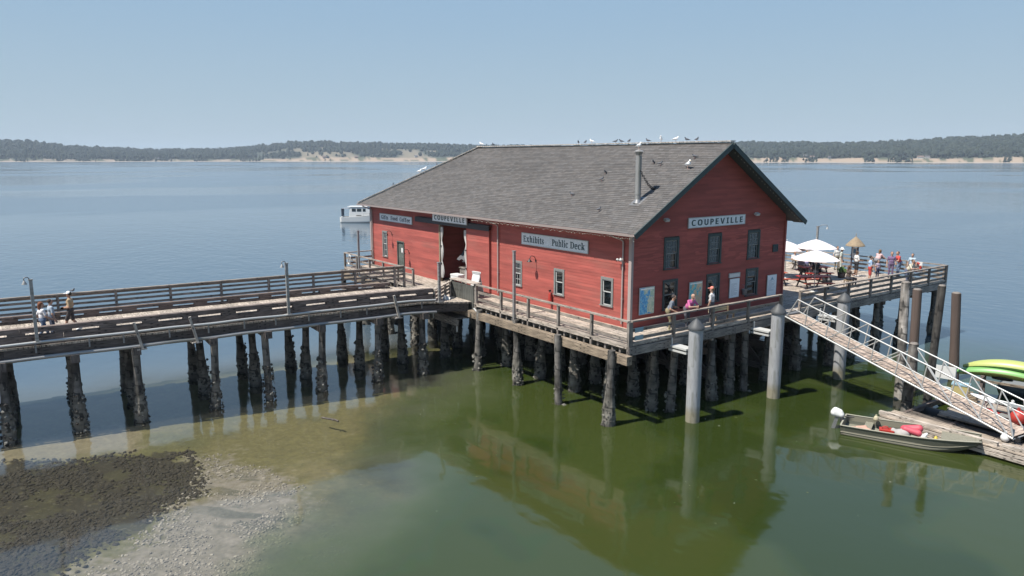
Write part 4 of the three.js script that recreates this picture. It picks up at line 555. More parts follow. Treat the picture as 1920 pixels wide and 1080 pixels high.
// ---------------------------------------------------------------- gangway
{
  const g = thing('gangway', 'white aluminium truss gangway sloping from the deck to the float', 'gangway'); const A = V(-21.35, 3.5, -33.35), B = V(-10.6, .72, -32.3), d = B.clone().sub(A), n = 9, side = V(-d.z, 0, d.x).normalize().multiplyScalar(-.62), Hh = 1.1;
  const at = (t, s, h) => A.clone().addScaledVector(d, t).addScaledVector(side, s).add(V(0, h, 0));
  for (const s of [-1, 1]) {
    M(g, 'bottom_chord', rod(at(-.01, s, -.05), at(1, s, -.05), .045, 8), MAT.alu); M(g, 'top_chord', rod(at(.055, s, Hh), at(.97, s, Hh), .035, 8), MAT.alu); M(g, 'mid_rail', rod(at(.03, s, .55), at(.985, s, .55), .022, 6), MAT.alu);
    M(g, 'end_post', rod(at(0, s, 0), at(.055, s, Hh), .035, 7), MAT.alu); M(g, 'end_post', rod(at(1, s, 0), at(.97, s, Hh), .035, 7), MAT.alu);
    for (let i = 1; i < n; i++) { M(g, 'upright', rod(at(i / n - .012, s, -.05), at(i / n + .004, s, Hh), .026, 6), MAT.alu); M(g, 'brace', rod(at(i / n, s, i < 5 ? 0 : Hh), at((i + (i < 8 ? 1 : .8)) / n, s, i < 5 ? Hh : 0), .028, 6), MAT.alu); }
  }
  for (let i = 0; i <= n; i++) M(g, 'cross_beam', rod(at(i / n, -1, -.08), at(i / n, 1, -.08), .03, 6), MAT.alu);
  const L = []; for (let i = 0; i < 74; i++) { const p = at((i + .5) / 74, 0, .015), q = bx(.14, .035, 1.12); q.applyMatrix4(new THREE.Matrix4().makeRotationZ(Math.atan2(d.y, Math.hypot(d.x, d.z)))); q.rotateY(-Math.atan2(d.z, d.x)); q.translate(p.x, p.y, p.z); L.push(tint(q, [.95 + .3 * hash(i, 3), .85 + .28 * hash(i, 3), .80 + .27 * hash(i, 3)])); }
  setup(M(g, 'walkway_planks', mg(L), MAT.deck), null, null, null, 'stuff');
  M(g, 'hinge_plate', bx(.7, .05, 1.2, -21.75, 3.57, -33.38), MAT.steel); for (const s of [-1, 1]) M(g, 'roller', cyl(.1, .1, .08, 0, -.04, 0, 12).rotateX(Math.PI / 2).translate(B.x + .05, .62, B.z + s * .45), MAT.black);
}
// ---------------------------------------------------------------- the float
{
  const f = thing('float_dock', 'weathered plank float at the foot of the gangway', 'dock'); const R = rngOf(77);
  const board = (name, x0, x1, z, w, y, k, mat = MAT.deck) => M(f, name, tint(bx(x1 - x0, .06, w - .015, (x0 + x1) / 2, y, z, (R() - .5) * .008), [k, k * .96, k * .92]), mat);
  for (let i = 0; i < 6; i++) { const z = -30.95 - i * .2; let x = -15.55 + R() * .3; while (x < -1) { const e = Math.min(-1, x + 2.6 + R() * 2.4); board('plank', x, e - .02, z, .2, .40 + R() * .02, .78 + R() * .3); x = e; } }
  for (let i = 0; i < 5; i++) { const z = -32.12 - i * .17; board('plank', -15.1 + R() * .2, -1, z, .17, .30, .42 + R() * .1, MAT.grey); }
  for (let i = 0; i < 19; i++) { const z = -33.0 - i * .2; let x = -14.2 + R() * .3; while (x < -1) { const e = Math.min(-1, x + 3 + R() * 3); board('plank', x, e - .02, z, .2, .42 + R() * .02, .75 + R() * .3); x = e; } }
  for (const [z, y] of [[-30.83, .30], [-30.78, .16]]) for (let x = -15.5; x < -1; x += 3.62) M(f, 'fender_board', tint(bx(3.6, .12, .05, x + 1.8, y, z), .9 + .3 * R()), MAT.deck);
  for (let x = -15.1; x < -1; x += 1.9) M(f, 'crossbeam', bx(.16, .22, 6.2, x, .24, -33.95), MAT.brown);
  for (let x = -14.6; x < -1; x += 2.2) for (const z of [-31.5, -34.2, -36.3]) M(f, 'buoyancy_drum', mg([mv(norm(new THREE.CylinderGeometry(.32, .32, 1.5, 14)), x, -.06, z, 0, 0, Math.PI / 2)]), MAT.black);
  M(f, 'bull_timber', tint(bx(4.6, .16, .16, -13.2, .52, -31.0), 1.15), MAT.deck); M(f, 'bull_timber', tint(bx(5.5, .16, .16, -8, .52, -31.0), 1.05), MAT.deck);
}

// ---------------------------------------------------------------- rounded bodies from tapered capsules
function blob(bones, c, half, res, k = .03) {          // bones: {a, b, ra, rb, reg} or {c, r:[x,y,z], reg}; returns position, normal and region per vertex
  const mc = new MarchingCubes(res, MAT.plain, false, false, 90000), N = res, f = mc.field; f.fill(-1); mc.isolation = 0;
  const B = bones.map(b => b.c ? { e: 1, c: b.c, r: b.r, reg: b.reg, k: b.k ?? k } : { a: b.a, d: b.b.clone().sub(b.a), l2: Math.max(1e-9, b.b.clone().sub(b.a).lengthSq()), ra: b.ra, rb: b.rb ?? b.ra, reg: b.reg, k: b.k ?? k });
  const dist = (b, x, y, z) => { if (b.e) { const X = (x - b.c.x) / b.r[0], Y = (y - b.c.y) / b.r[1], Z = (z - b.c.z) / b.r[2], l = Math.sqrt(X * X + Y * Y + Z * Z); return (l - 1) * Math.min(...b.r); } const X = x - b.a.x, Y = y - b.a.y, Z = z - b.a.z, t = clamp((X * b.d.x + Y * b.d.y + Z * b.d.z) / b.l2); const dx = X - b.d.x * t, dy = Y - b.d.y * t, dz = Z - b.d.z * t; return Math.sqrt(dx * dx + dy * dy + dz * dz) - lerp(b.ra, b.rb, t); };
  const cell = 2 * half / N, reach = .07 + 2 * cell; 
  for (const b of B) { let lo, hi; const pad = reach; if (b.e) { lo = [b.c.x - b.r[0], b.c.y - b.r[1], b.c.z - b.r[2]]; hi = [b.c.x + b.r[0], b.c.y + b.r[1], b.c.z + b.r[2]]; } else { const e = b.a.clone().add(b.d), r = Math.max(b.ra, b.rb); lo = [Math.min(b.a.x, e.x) - r, Math.min(b.a.y, e.y) - r, Math.min(b.a.z, e.z) - r]; hi = [Math.max(b.a.x, e.x) + r, Math.max(b.a.y, e.y) + r, Math.max(b.a.z, e.z) + r]; }
    const C = [c.x, c.y, c.z], g0 = lo.map((v, i) => clamp(Math.floor((v - pad - C[i] + half) / cell), 1, N - 2)), g1 = hi.map((v, i) => clamp(Math.ceil((v + pad - C[i] + half) / cell), 1, N - 2));
    for (let z = g0[2]; z <= g1[2]; z++) for (let y = g0[1]; y <= g1[1]; y++) for (let x = g0[0]; x <= g1[0]; x++) { const i = x + y * N + z * N * N, d = dist(b, C[0] - half + x * cell, C[1] - half + y * cell, C[2] - half + z * cell), o = -f[i], h = Math.max(b.k - Math.abs(o - d), 0) / b.k; f[i] = -(Math.min(o, d) - h * h * b.k * .25); } }
  mc.update(); const n = mc.count, pos = new Float32Array(n * 3), reg = []; for (let i = 0; i < n; i++) { const x = mc.positionArray[i * 3] * half + c.x, y = mc.positionArray[i * 3 + 1] * half + c.y, z = mc.positionArray[i * 3 + 2] * half + c.z; pos[i * 3] = x; pos[i * 3 + 1] = y; pos[i * 3 + 2] = z; let best = 1e9, r = ''; for (const b of B) { const d = dist(b, x, y, z); if (d < best) { best = d; r = b.reg; } } reg.push(r); }
  const nor = new Float32Array(n * 3); for (let i = 0; i < n * 3; i += 3) { const x = mc.normalArray[i], y = mc.normalArray[i + 1], z = mc.normalArray[i + 2], l = Math.hypot(x, y, z) || 1; nor[i] = x / l; nor[i + 1] = y / l; nor[i + 2] = z / l; }
  const g = new THREE.BufferGeometry(); g.setAttribute('position', new THREE.BufferAttribute(pos, 3)); g.setAttribute('normal', new THREE.BufferAttribute(nor, 3)); g.userData.reg = reg; return g;
}
function paint(g, cols) { const n = g.attributes.position.count, a = new Float32Array(n * 3); for (let i = 0; i < n; i++) { const c = cols[g.userData.reg[i]] || [.5, .5, .5]; a[i * 3] = c[0]; a[i * 3 + 1] = c[1]; a[i * 3 + 2] = c[2]; } const q = new THREE.BufferGeometry(); q.setAttribute('position', g.attributes.position.clone()); q.setAttribute('normal', g.attributes.normal.clone()); q.setAttribute('color', new THREE.BufferAttribute(a, 3)); return norm(q); }
// head at the origin of the neck top, looking +z; 0.23 m tall
const HEAD = blob([{ c: V(0, .135, -.008), r: [.076, .098, .094], reg: 'skin' }, { c: V(0, .075, .022), r: [.055, .065, .062], reg: 'skin' }, { a: V(0, .12, .085), b: V(0, .088, .104), ra: .009, rb: .014, reg: 'skin', k: .02 }, { a: V(.078, .135, -.01), b: V(.080, .10, -.005), ra: .013, rb: .010, reg: 'skin', k: .012 }, { a: V(-.078, .135, -.01), b: V(-.080, .10, -.005), ra: .013, rb: .010, reg: 'skin', k: .012 }, { a: V(.032, .126, .076), b: V(.034, .126, .077), ra: .011, reg: 'eye', k: .004 }, { a: V(-.032, .126, .076), b: V(-.034, .126, .077), ra: .011, reg: 'eye', k: .004 }, { a: V(-.02, .057, .078), b: V(.02, .057, .078), ra: .008, reg: 'lip', k: .008 }, { a: V(0, .05, -.015), b: V(0, -.07, -.02), ra: .052, rb: .056, reg: 'skin' }], V(0, .09, 0), .17, 60, .03);
// left hand, wrist at the origin, fingers down -y, palm facing +x, thumb towards +z
function handBones(curl) { const b = [{ c: V(0, -.045, 0), r: [.016, .05, .042], reg: 'skin' }, { a: V(0, .02, 0), b: V(0, -.02, 0), ra: .026, rb: .027, reg: 'skin' }]; [[-.030, .062], [-.010, .075], [.011, .080], [.031, .072]].forEach(([z, L], i) => { let p = V(0, -.085, z), a = curl * .4; for (const s of [.45, .32, .23]) { const q = p.clone().add(V(Math.sin(a) * L * s, -Math.cos(a) * L * s, 0)); b.push({ a: p, b: q, ra: .0092, rb: .0082, reg: 'skin', k: .007 }); p = q; a += curl * .6; } }); b.push({ a: V(.008, -.03, .036), b: V(.018, -.062, .056), ra: .012, rb: .0105, reg: 'skin', k: .008 }, { a: V(.018, -.062, .056), b: V(.022, -.092, .060), ra: .010, rb: .0085, reg: 'skin', k: .006 }); return b; }
const HAND = [blob(handBones(.45), V(0, -.07, .005), .125, 64, .012), blob(handBones(1.5), V(0, -.07, .005), .125, 64, .012)];
function pose(o) {   // joints for one pose (metres, facing +z, feet on y = 0)
  const b = []; const J = o; const add = (a, c, ra, rb, reg, k) => b.push({ a, b: c, ra, rb, reg, k });
  const hip = J.hip, chest = J.chest, neck = J.neck, hw = .095, sw = .175 * (J.slim ?? 1), belly = J.belly ?? 0;
  const mid = hip.clone().lerp(chest, .5); b.push({ a: hip.clone().add(V(-.05, .02, 0)), b: hip.clone().add(V(.05, .02, 0)), ra: .125 + belly * .5, rb: .125 + belly * .5, reg: 'pants' }); b.push({ a: mid.clone().add(V(-.04, 0, .01 + belly * .4)), b: mid.clone().add(V(.04, 0, .01 + belly * .4)), ra: .118 + belly, rb: .118 + belly, reg: 'shirt', k: .06 }); b.push({ a: chest.clone().add(V(-.075, 0, 0)), b: chest.clone().add(V(.075, 0, 0)), ra: .118, rb: .118, reg: 'shirt', k: .06 });
  add(chest.clone().lerp(neck, .3), neck, .075, .052, 'shirt', .04); add(neck.clone().add(V(0, -.03, 0)), neck.clone().add(V(0, .05, .01)), .052, .05, 'skin', .02);
  for (const s of [1, -1]) { const S = s > 0 ? 'L' : 'R', sh = chest.clone().add(V(s * sw, .085, 0)), el = J['elbow' + S], wr = J['wrist' + S], kn = J['knee' + S], an = J['ankle' + S], hp = hip.clone().add(V(s * hw, -.02, 0)), toe = J['toe' + S] || an.clone().add(V(s * .03, -.035, .17));
    add(chest.clone().add(V(s * .09, .08, 0)), sh, .065, .058, 'shirt', .04); add(sh, sh.clone().lerp(el, .75), .056, .046, 'shirt', .02); add(sh.clone().lerp(el, .7), el, .043, .040, J.sleeve ? 'shirt' : 'skin', .015); add(el, wr, .040, .028, J.sleeve ? 'shirt' : 'skin', .02);
    add(hp, hp.clone().lerp(kn, .6), .092, .072, 'pants', .04); add(hp.clone().lerp(kn, .6), kn, .070, .056, 'pants', .02); if (J.shorts) { add(hp.clone().lerp(kn, .5), hp.clone().lerp(kn, .9), .084, .082, 'pants', .02); } add(kn, kn.clone().lerp(an, .4), .054, .056, J.shorts ? 'skin' : 'pants', .02); add(kn.clone().lerp(an, .4), an, .056, .038, J.shorts ? 'skin' : 'pants', .02); add(an.clone().add(V(0, -.03, -.045)), toe, .042, .036, 'shoe', .025); }
  const g = blob(b, V(0, .85, 0), 1.02, 104, .035); g.userData.J = J; return g;
}
const stand = (o = {}) => ({ hip: V(0, .92, 0), chest: V(0, 1.28, .0), neck: V(0, 1.45, .01), elbowL: V(.26, 1.09, -.02), wristL: V(.27, .86, .07), elbowR: V(-.26, 1.09, -.02), wristR: V(-.27, .86, .07), kneeL: V(.10, .50, .02), kneeR: V(-.10, .50, .02), ankleL: V(.11, .085, -.02), ankleR: V(-.11, .085, -.02), ...o });
const POSES = {
  stand: () => pose(stand()), standShorts: () => pose(stand({ shorts: true, elbowR: V(-.25, 1.08, .03), wristR: V(-.16, 1.08, .26) })),
  walk: () => pose(stand({ kneeL: V(.10, .52, .16), ankleL: V(.10, .11, .26), kneeR: V(-.10, .50, -.05), ankleR: V(-.10, .14, -.34), toeR: V(-.11, .05, -.2), elbowL: V(.25, 1.10, -.12), wristL: V(.26, .90, .0), elbowR: V(-.25, 1.10, .06), wristR: V(-.22, .98, .26) })),
  walkShorts: () => pose(stand({ shorts: true, kneeL: V(.10, .52, .14), ankleL: V(.10, .11, .20), kneeR: V(-.10, .50, -.03), ankleR: V(-.10, .13, -.28), toeR: V(-.11, .05, -.14), elbowL: V(.25, 1.09, -.04), wristL: V(.12, 1.05, .20), elbowR: V(-.25, 1.09, -.04), wristR: V(-.10, 1.04, .22) })),
  lean: () => pose(stand({ hip: V(0, .92, -.12), chest: V(0, 1.24, .10), neck: V(0, 1.39, .18), belly: .03, elbowL: V(.30, 1.09, .28), wristL: V(.10, 1.10, .42), elbowR: V(-.30, 1.09, .28), wristR: V(-.08, 1.11, .44), kneeL: V(.11, .49, -.10), kneeR: V(-.11, .49, -.08) })),
  leanSide: () => pose(stand({ hip: V(0, .92, -.1), chest: V(.02, 1.25, .06), neck: V(.03, 1.41, .12), elbowL: V(.26, 1.08, .18), wristL: V(.16, 1.08, .40), elbowR: V(-.28, 1.06, .0), wristR: V(-.24, .96, .22) })),
  sit: () => pose(stand({ hip: V(0, .53, -.05), chest: V(0, .90, -.02), neck: V(0, 1.07, .02), kneeL: V(.13, .52, .40), kneeR: V(-.13, .52, .40), ankleL: V(.13, .085, .36), ankleR: V(-.13, .085, .38), elbowL: V(.26, .76, .10), wristL: V(.14, .80, .34), elbowR: V(-.26, .76, .10), wristR: V(-.12, .80, .34) })),
};
const poseMade = {}; const getPose = n => poseMade[n] || (poseMade[n] = POSES[n]());
const handMat = (wr, el, s) => { const y = el.clone().sub(wr).normalize(), x0 = V(-s, 0, .15), z = x0.clone().cross(y).normalize(), x = y.clone().cross(z).normalize(); return new THREE.Matrix4().makeBasis(x, y, z).setPosition(wr); };
const SK = [[.44, .27, .20], [.40, .23, .16], [.30, .17, .11]];
function person(label, pos, ry, poseName, c, { scale = 1, hair = 'short', hairCol = [.06, .04, .03], hat, headTurn = 0, headTilt = 0, group = 'people on the wharf', grip = 0, skin = 0, extra } = {}) {
  const t = thing('person', label, 'person', pos, ry, group), g = getPose(poseName), J = g.userData.J, sk = SK[skin].map(v => v * .8), cols = { skin: sk, shirt: c[0].map(v => v * .75), pants: c[1].map(v => v * .8), shoe: c[2] || [.05, .05, .05], eye: [.03, .02, .02], lip: [sk[0] * .8, sk[1] * .55, sk[2] * .6] };
  const parts = [paint(g, cols)], hm = new THREE.Matrix4().makeRotationFromEuler(new THREE.Euler(headTilt, headTurn, 0, 'YXZ')).setPosition(J.neck.x, J.neck.y + .03, J.neck.z + .01); parts.push(paint(HEAD, cols).applyMatrix4(hm));
  for (const s of [1, -1]) { const S = s > 0 ? 'L' : 'R', h = paint(HAND[grip], cols); if (s > 0) h.scale(-1, 1, 1); h.applyMatrix4(handMat(J['wrist' + S], J['elbow' + S], 1)); if (s > 0) { const n = h.attributes.normal; } parts.push(h); }
  M(t, 'body', mg(parts), MAT.cloth);
  if (hair !== 'bald') { const b = [{ c: V(0, .155, -.022), r: [.086, .094, .096], reg: 'h' }]; if (hair === 'long') b.push({ a: V(0, .12, -.07), b: V(0, -.05, -.09), ra: .07, rb: .05, reg: 'h', k: .03 }); const key = 'hair' + hair; const hg = poseMade[key] || (poseMade[key] = blob(b, V(0, .09, 0), .2, 44, .03)); const q = paint(hg, { h: hairCol }); M(t, 'hair', q.translate(0, 0, -.012).applyMatrix4(hm), MAT.cloth); }
  if (hat) { const [kind, col] = hat; const q = kind === 'cap' ? mg([lathe([[0, .105], [.05, .095], [.088, .05], [.097, 0], [.09, 0]], 16).translate(0, .165, -.01), bx(.13, .012, .10, 0, .172, .125, 0, .15)]) : lathe([[0, .11], [.06, .105], [.09, .05], [.095, .01], [.17, -.02], [.168, -.03], [.09, 0]], 20).translate(0, .165, -.01); M(t, 'hat', tint(q, col).applyMatrix4(hm), MAT.cloth); }
  if (extra) extra(t, J);
  t.scale.setScalar(scale); return t;
}
const toward = (fx, fz, tx, tz) => Math.atan2(tx - fx, tz - fz);
// on the pier
person('person in a white shirt and blue jeans beside the pier lamp post', [PX(-2.15) - .75, PY(-2), -2.15], Math.PI + .3, 'walk', [[.72, .70, .72], [.10, .14, .22], [.6, .6, .6]], { hair: 'long', hairCol: [.16, .06, .03], group: 'people walking on the pier', scale: .96 });
person('person in a pale blue shirt right behind the white shirted one on the pier', [PX(-2.5) - 1.15, PY(-2), -2.5], Math.PI + .2, 'stand', [[.34, .40, .47], [.08, .10, .15], [.1, .1, .1]], { hair: 'short', group: 'people walking on the pier', scale: .97 });
person('person in a tan shirt and dark shorts on the pier, white cap', [PX(-3.3) - 2.2, PY(-3), -3.3], -.4, 'walkShorts', [[.46, .33, .20], [.06, .05, .05], [.7, .7, .68]], { hat: ['cap', [.7, .7, .7]], hairCol: [.04, .03, .02], group: 'people walking on the pier', scale: 1.02, skin: 1 });
// at the gable railing
person('person in a grey shirt and khaki trousers at the gable railing', [-22.55, DY, -25.4], 2.3, 'leanSide', [[.17, .19, .23], [.24, .20, .12], [.3, .27, .2]], { hairCol: [.05, .04, .04], skin: 1, headTilt: .2 });
person('bald person in a pink shirt leaning on the gable railing', [-22.27, DY, -26.35], Math.PI / 2, 'lean', [[.56, .13, .32], [.10, .10, .12], [.08, .07, .06]], { hair: 'bald', grip: 1, headTilt: .15, scale: 1.02 });
person('person in a white shirt and red and white cap at the gable railing', [-22.45, DY, -28.15], -1.2, 'stand', [[.62, .60, .60], [.10, .09, .10], [.1, .1, .1]], { hat: ['cap', [.66, .20, .16]], hairCol: [.12, .08, .05], scale: 1.03 });
// on the public deck
const PD = 'people on the far public deck';
person('person in a white shirt and dark shorts standing by the kiosk', [-26.1, DY, -47.4], 2.6, 'standShorts', [[.74, .73, .72], [.03, .03, .035], [.5, .5, .5]], { group: PD, skin: 2 });
person('person in a light blue shirt and red shorts by the deck railing', [-24.3, DY, -45.8], 2.2, 'standShorts', [[.38, .52, .72], [.45, .06, .05], [.3, .3, .3]], { group: PD, hairCol: [.03, .03, .03] });
person('child in lilac and dark blue between the blue shirt and the purple dress', [-24.8, DY, -47.7], 1.2, 'stand', [[.42, .36, .46], [.05, .06, .12]], { group: PD, scale: .72, hair: 'long', hairCol: [.05, .04, .03] });
person('person in a purple outfit with tied up hair on the public deck', [-24.5, DY, -48.8], .6, 'stand', [[.20, .13, .24], [.16, .11, .20]], { group: PD, hair: 'long', hairCol: [.20, .09, .05] });
person('person in a pale dress with a white sun hat behind the umbrellas', [-27.7, DY, -48.3], 2.0, 'stand', [[.55, .58, .52], [.55, .58, .52]], { group: PD, hat: ['brim', [.75, .73, .70]] });
person('person in a red top beside the purple outfit at the far railing', [-24.5, DY, -49.75], -.6, 'leanSide', [[.60, .08, .07], [.15, .2, .3]], { group: PD, hairCol: [.12, .07, .05] });
person('person in pale blue by the last railing post of the public deck', [-23.6, DY, -49.7], .2, 'stand', [[.42, .52, .62], [.3, .32, .36]], { group: PD, scale: .95 });
person('person in dark clothes with brown hair seated by the near deck railing', [-24.2, DY, -43.2], 2.6, 'sit', [[.10, .07, .06], [.04, .04, .05]], { group: PD, hairCol: [.10, .05, .03], hair: 'long' });
person('person in a cream shirt leaning at the right deck railing', [-22.25, DY, -46.6], 1.57, 'lean', [[.60, .55, .44], [.10, .12, .2]], { group: PD, hairCol: [.08, .05, .03] });
person('person in a pale pink top looking out over the seaward railing', [-25.9, DY, -49.75], 3.0, 'lean', [[.62, .42, .42], [.2, .2, .22]], { group: PD, hair: 'long', hairCol: [.14, .08, .04] });
person('person in a white shirt beside the kiosk roof post', [-28.6, DY, -49.3], 1.0, 'stand', [[.66, .66, .64], [.25, .22, .16]], { group: PD, scale: .97 });
// ---------------------------------------------------------------- furniture of the public deck
function picnic(label, x, z, ry, topMat, benchMat, legMat) {
  const t = thing('picnic_table', label, 'picnic table', [x, DY, z], ry, 'picnic tables on the public deck');
  for (let i = 0; i < 5; i++) M(t, 'table_board', bx(1.85, .04, .145, 0, .75, -.31 + i * .155), topMat); for (const s of [-1, 1]) for (let i = 0; i < 2; i++) M(t, 'seat_board', bx(1.85, .04, .14, 0, .44, s * (.68 + i * .15)), benchMat);
  for (const x_ of [-.65, .65]) { for (const s of [-1, 1]) M(t, 'leg', bar(V(x_, .0, s * .72), V(x_, .73, s * .24), .05, .09), legMat); M(t, 'crossbar', mg([bx(.05, .09, 1.72, x_ + .052, .375, 0), bx(.05, .08, .74, x_ + .052, .69, 0)]), legMat); }
  return t;
}
const T1 = Math.atan2(2.0, 1.15);
picnic('red picnic table with black legs nearest the gangway', -25.15, -40.9, T1, MAT.redpaint, MAT.orange, MAT.black); picnic('red picnic table beside the dark gable corner', -27.6, -40.2, T1, MAT.orange, MAT.orange, MAT.black); picnic('red picnic table under the far white umbrella', -27.4, -44.6, T1, MAT.redpaint, MAT.redpaint, MAT.black); picnic('weathered picnic table with people behind the umbrellas', -29.6, -47.2, T1, MAT.tan, MAT.tan, MAT.brown);
function umbrella(label, x, z, y, r) {
  const u = thing('patio_umbrella', label, 'umbrella', [x, DY, z], .3, 'white striped umbrellas on the public deck'), h = y - DY; M(u, 'pole', mg([cyl(.02, .02, h + .55, 0, 0, 0, 8), cyl(.26, .2, .06, 0, 0, 0, 16), mv(norm(new THREE.SphereGeometry(.035, 8, 6)), 0, h + .6, 0)]), MAT.trimw);
  const n = 8, seg = 6, P = [], C = [], I = []; for (let k = 0; k <= n * 4; k++) for (let j = 0; j <= seg; j++) { const a = k / (n * 4) * 6.2832, f = Math.abs(((k % 4) / 4) - .5) * 2, q = j / seg, rad = r * q * (.93 + .07 * (k % 4 === 0 ? 1 : f)), yy = h + .52 - .42 * Math.pow(q, 1.15) - .10 * q * q - (k % 4 === 0 ? 0 : .03 * q); P.push(Math.cos(a) * rad, yy, Math.sin(a) * rad); const st = (j % 2) ? 1 : .86; C.push(.60 * (j % 2 ? 1 : .97), .575 * st, .57 * st); } const w = seg + 1; for (let k = 0; k < n * 4; k++) for (let j = 0; j < seg; j++) { const a = k * w + j; I.push(a, a + 1, a + w, a + 1, a + w + 1, a + w); }
  const g = new THREE.BufferGeometry(); g.setAttribute('position', new THREE.Float32BufferAttribute(P, 3)); g.setAttribute('color', new THREE.Float32BufferAttribute(C, 3)); g.setIndex(I); g.computeVertexNormals(); M(u, 'canopy', norm(g), std([1, 1, 1], { side: THREE.DoubleSide, roughness: .9, ...VC })); for (let k = 0; k < n; k++) { const a = k / n * 6.2832; M(u, 'rib', rod(V(0, h + .48, 0), V(Math.cos(a) * r, h - .02, Math.sin(a) * r), .008, 5), MAT.trimw); }
}
umbrella('nearer of the two stacked looking white umbrellas on the public deck', -24.55, -40.1, 5.48, 1.35); umbrella('farther white umbrella showing above the nearer one', -27.2, -44.3, 5.62, 1.32); umbrella('white umbrella half hidden by the gable corner', -28.6, -43.2, 5.45, 1.25);
const seatAt = (t, lx, sd) => { const c = Math.cos(T1), n = Math.sin(T1), lz = sd * .78; return [[t[0] + lx * c + lz * n, DY - .02, t[1] - lx * n + lz * c], T1 + (sd > 0 ? Math.PI : 0)]; }, TA = [-29.6, -47.2], TB = [-27.4, -44.6];
for (const [l, [at, ry], c, o] of [['seated person in lilac at the weathered picnic table', seatAt(TA, -.45, 1), [[.30, .28, .50], [.1, .1, .14]], {}], ['seated person in blue next to the lilac one', seatAt(TA, .35, 1), [[.16, .18, .42], [.1, .1, .12]], { hairCol: [.03, .02, .02] }], ['seated person in white at the left of the picnic group', seatAt(TA, -.5, -1), [[.68, .66, .66], [.2, .2, .2]], { hair: 'long' }], ['seated person in dark red under the umbrella', seatAt(TA, .4, -1), [[.25, .06, .10], [.06, .06, .08]], {}], ['seated person in a grey top with a red bag by the gable corner', seatAt(TB, -.5, -1), [[.30, .27, .34], [.12, .1, .1]], { hairCol: [.10, .04, .03] }], ['seated person in dark blue at the right of the picnic group', seatAt(TB, .5, -1), [[.05, .06, .12], [.04, .04, .06]], { hair: 'long', hairCol: [.04, .03, .03] }]]) person(l, at, ry, 'sit', c, { group: PD, ...o });
{ const [at, ry] = seatAt(TB, -.3, 1); person('person in black clothes seated on the near bench under the far umbrella', at, ry, 'sit', [[.02, .02, .025], [.03, .03, .04]], { group: PD, hairCol: [.02, .02, .02] }); }
{ const st = thing('deck_stool', 'low wooden stool under the person in dark clothes by the deck railing', 'stool', [-24.2, DY, -43.2], 2.6); M(st, 'seat', bx(.4, .05, .36, 0, .405, -.05), MAT.tan); for (const x of [-.16, .16]) for (const z of [-.19, .09]) M(st, 'leg', bx(.045, .38, .045, x, .19, z), MAT.tan); }
{ const k = thing('info_kiosk', 'small kiosk with a tan thatched hip roof and notice panel', 'kiosk', [-27.6, DY, -49.8], -.5); for (const x of [-.55, .55]) M(k, 'post', bx(.12, 2.2, .12, x, 1.1, 0), std([.074, .061, .079])); M(k, 'panel', bx(.98, .9, .05, 0, 1.55, 0), MAT.white); M(k, 'print', bx(.5, .35, .01, 0, 1.68, .032), MAT.blue); M(k, 'roof', mg([lathe([[0, .75], [.12, .68], [.5, .42], [.95, .05], [1.05, -.06], [.98, -.08], [.45, .3], [0, .6]], 12).translate(0, 2.2, 0)]), MAT.tan); M(k, 'finial', cyl(.05, .02, .35, 0, 2.9, 0, 6), MAT.tan); k.scale.set(.62, .82, .62); }
{ const l = thing('life_ring', 'red life ring on the railing near the end of the public deck', 'life ring', [-23.5, DY + .72, -50.05], .2); M(l, 'ring', norm(new THREE.TorusGeometry(.28, .07, 10, 24)), MAT.redpaint); M(l, 'band', mg([0, 1, 2, 3].map(i => mv(norm(new THREE.TorusGeometry(.28, .073, 8, 6, .4)), 0, 0, 0, 0, 0, i * 1.5708 + .4))), MAT.white); M(l, 'board', bx(.7, .7, .03, 0, 0, -.1), MAT.white); }
for (const [l, x, z, m] of [['black bag standing by the red picnic table', -25.6, -43.2, MAT.black], ['dark planter tub near the kiosk on the public deck', -26.4, -46.2, MAT.brown]]) { const b = thing(l.includes('bag') ? 'deck_bag' : 'planter', l, l.includes('bag') ? 'bag' : 'planter', [x, DY, z]); if (l.includes('bag')) { M(b, 'body', norm(blob([{ a: V(-.15, .2, 0), b: V(.15, .2, 0), ra: .16, rb: .18, reg: 'a' }, { a: V(-.1, .38, 0), b: V(.12, .4, 0), ra: .1, rb: .09, reg: 'a' }], V(0, .25, 0), .42, 40, .08)), m); M(b, 'strap', norm(new THREE.TorusGeometry(.14, .015, 6, 16)).translate(0, .48, 0), m); } else { M(b, 'tub', lathe([[0, 0], [.2, 0], [.27, .38], [.24, .38], [.2, .3], [0, .3]], 18), m); const L = [], R = rngOf(3); for (let i = 0; i < 160; i++) { const a = R() * 6.28, e = R() * 1.4, r = .12 + .2 * R(), g = norm(new THREE.ConeGeometry(.04, .12, 4)); L.push(tint(mv(g, Math.cos(a) * Math.cos(e) * r, .38 + Math.sin(e) * r * 1.1, Math.sin(a) * Math.cos(e) * r, R() * 6, R() * 3), [.05 + .05 * R(), .11 + .07 * R(), .03])); } setup(M(b, 'leaves', mg(L), MAT.plain), null, null, null, 'stuff'); } }

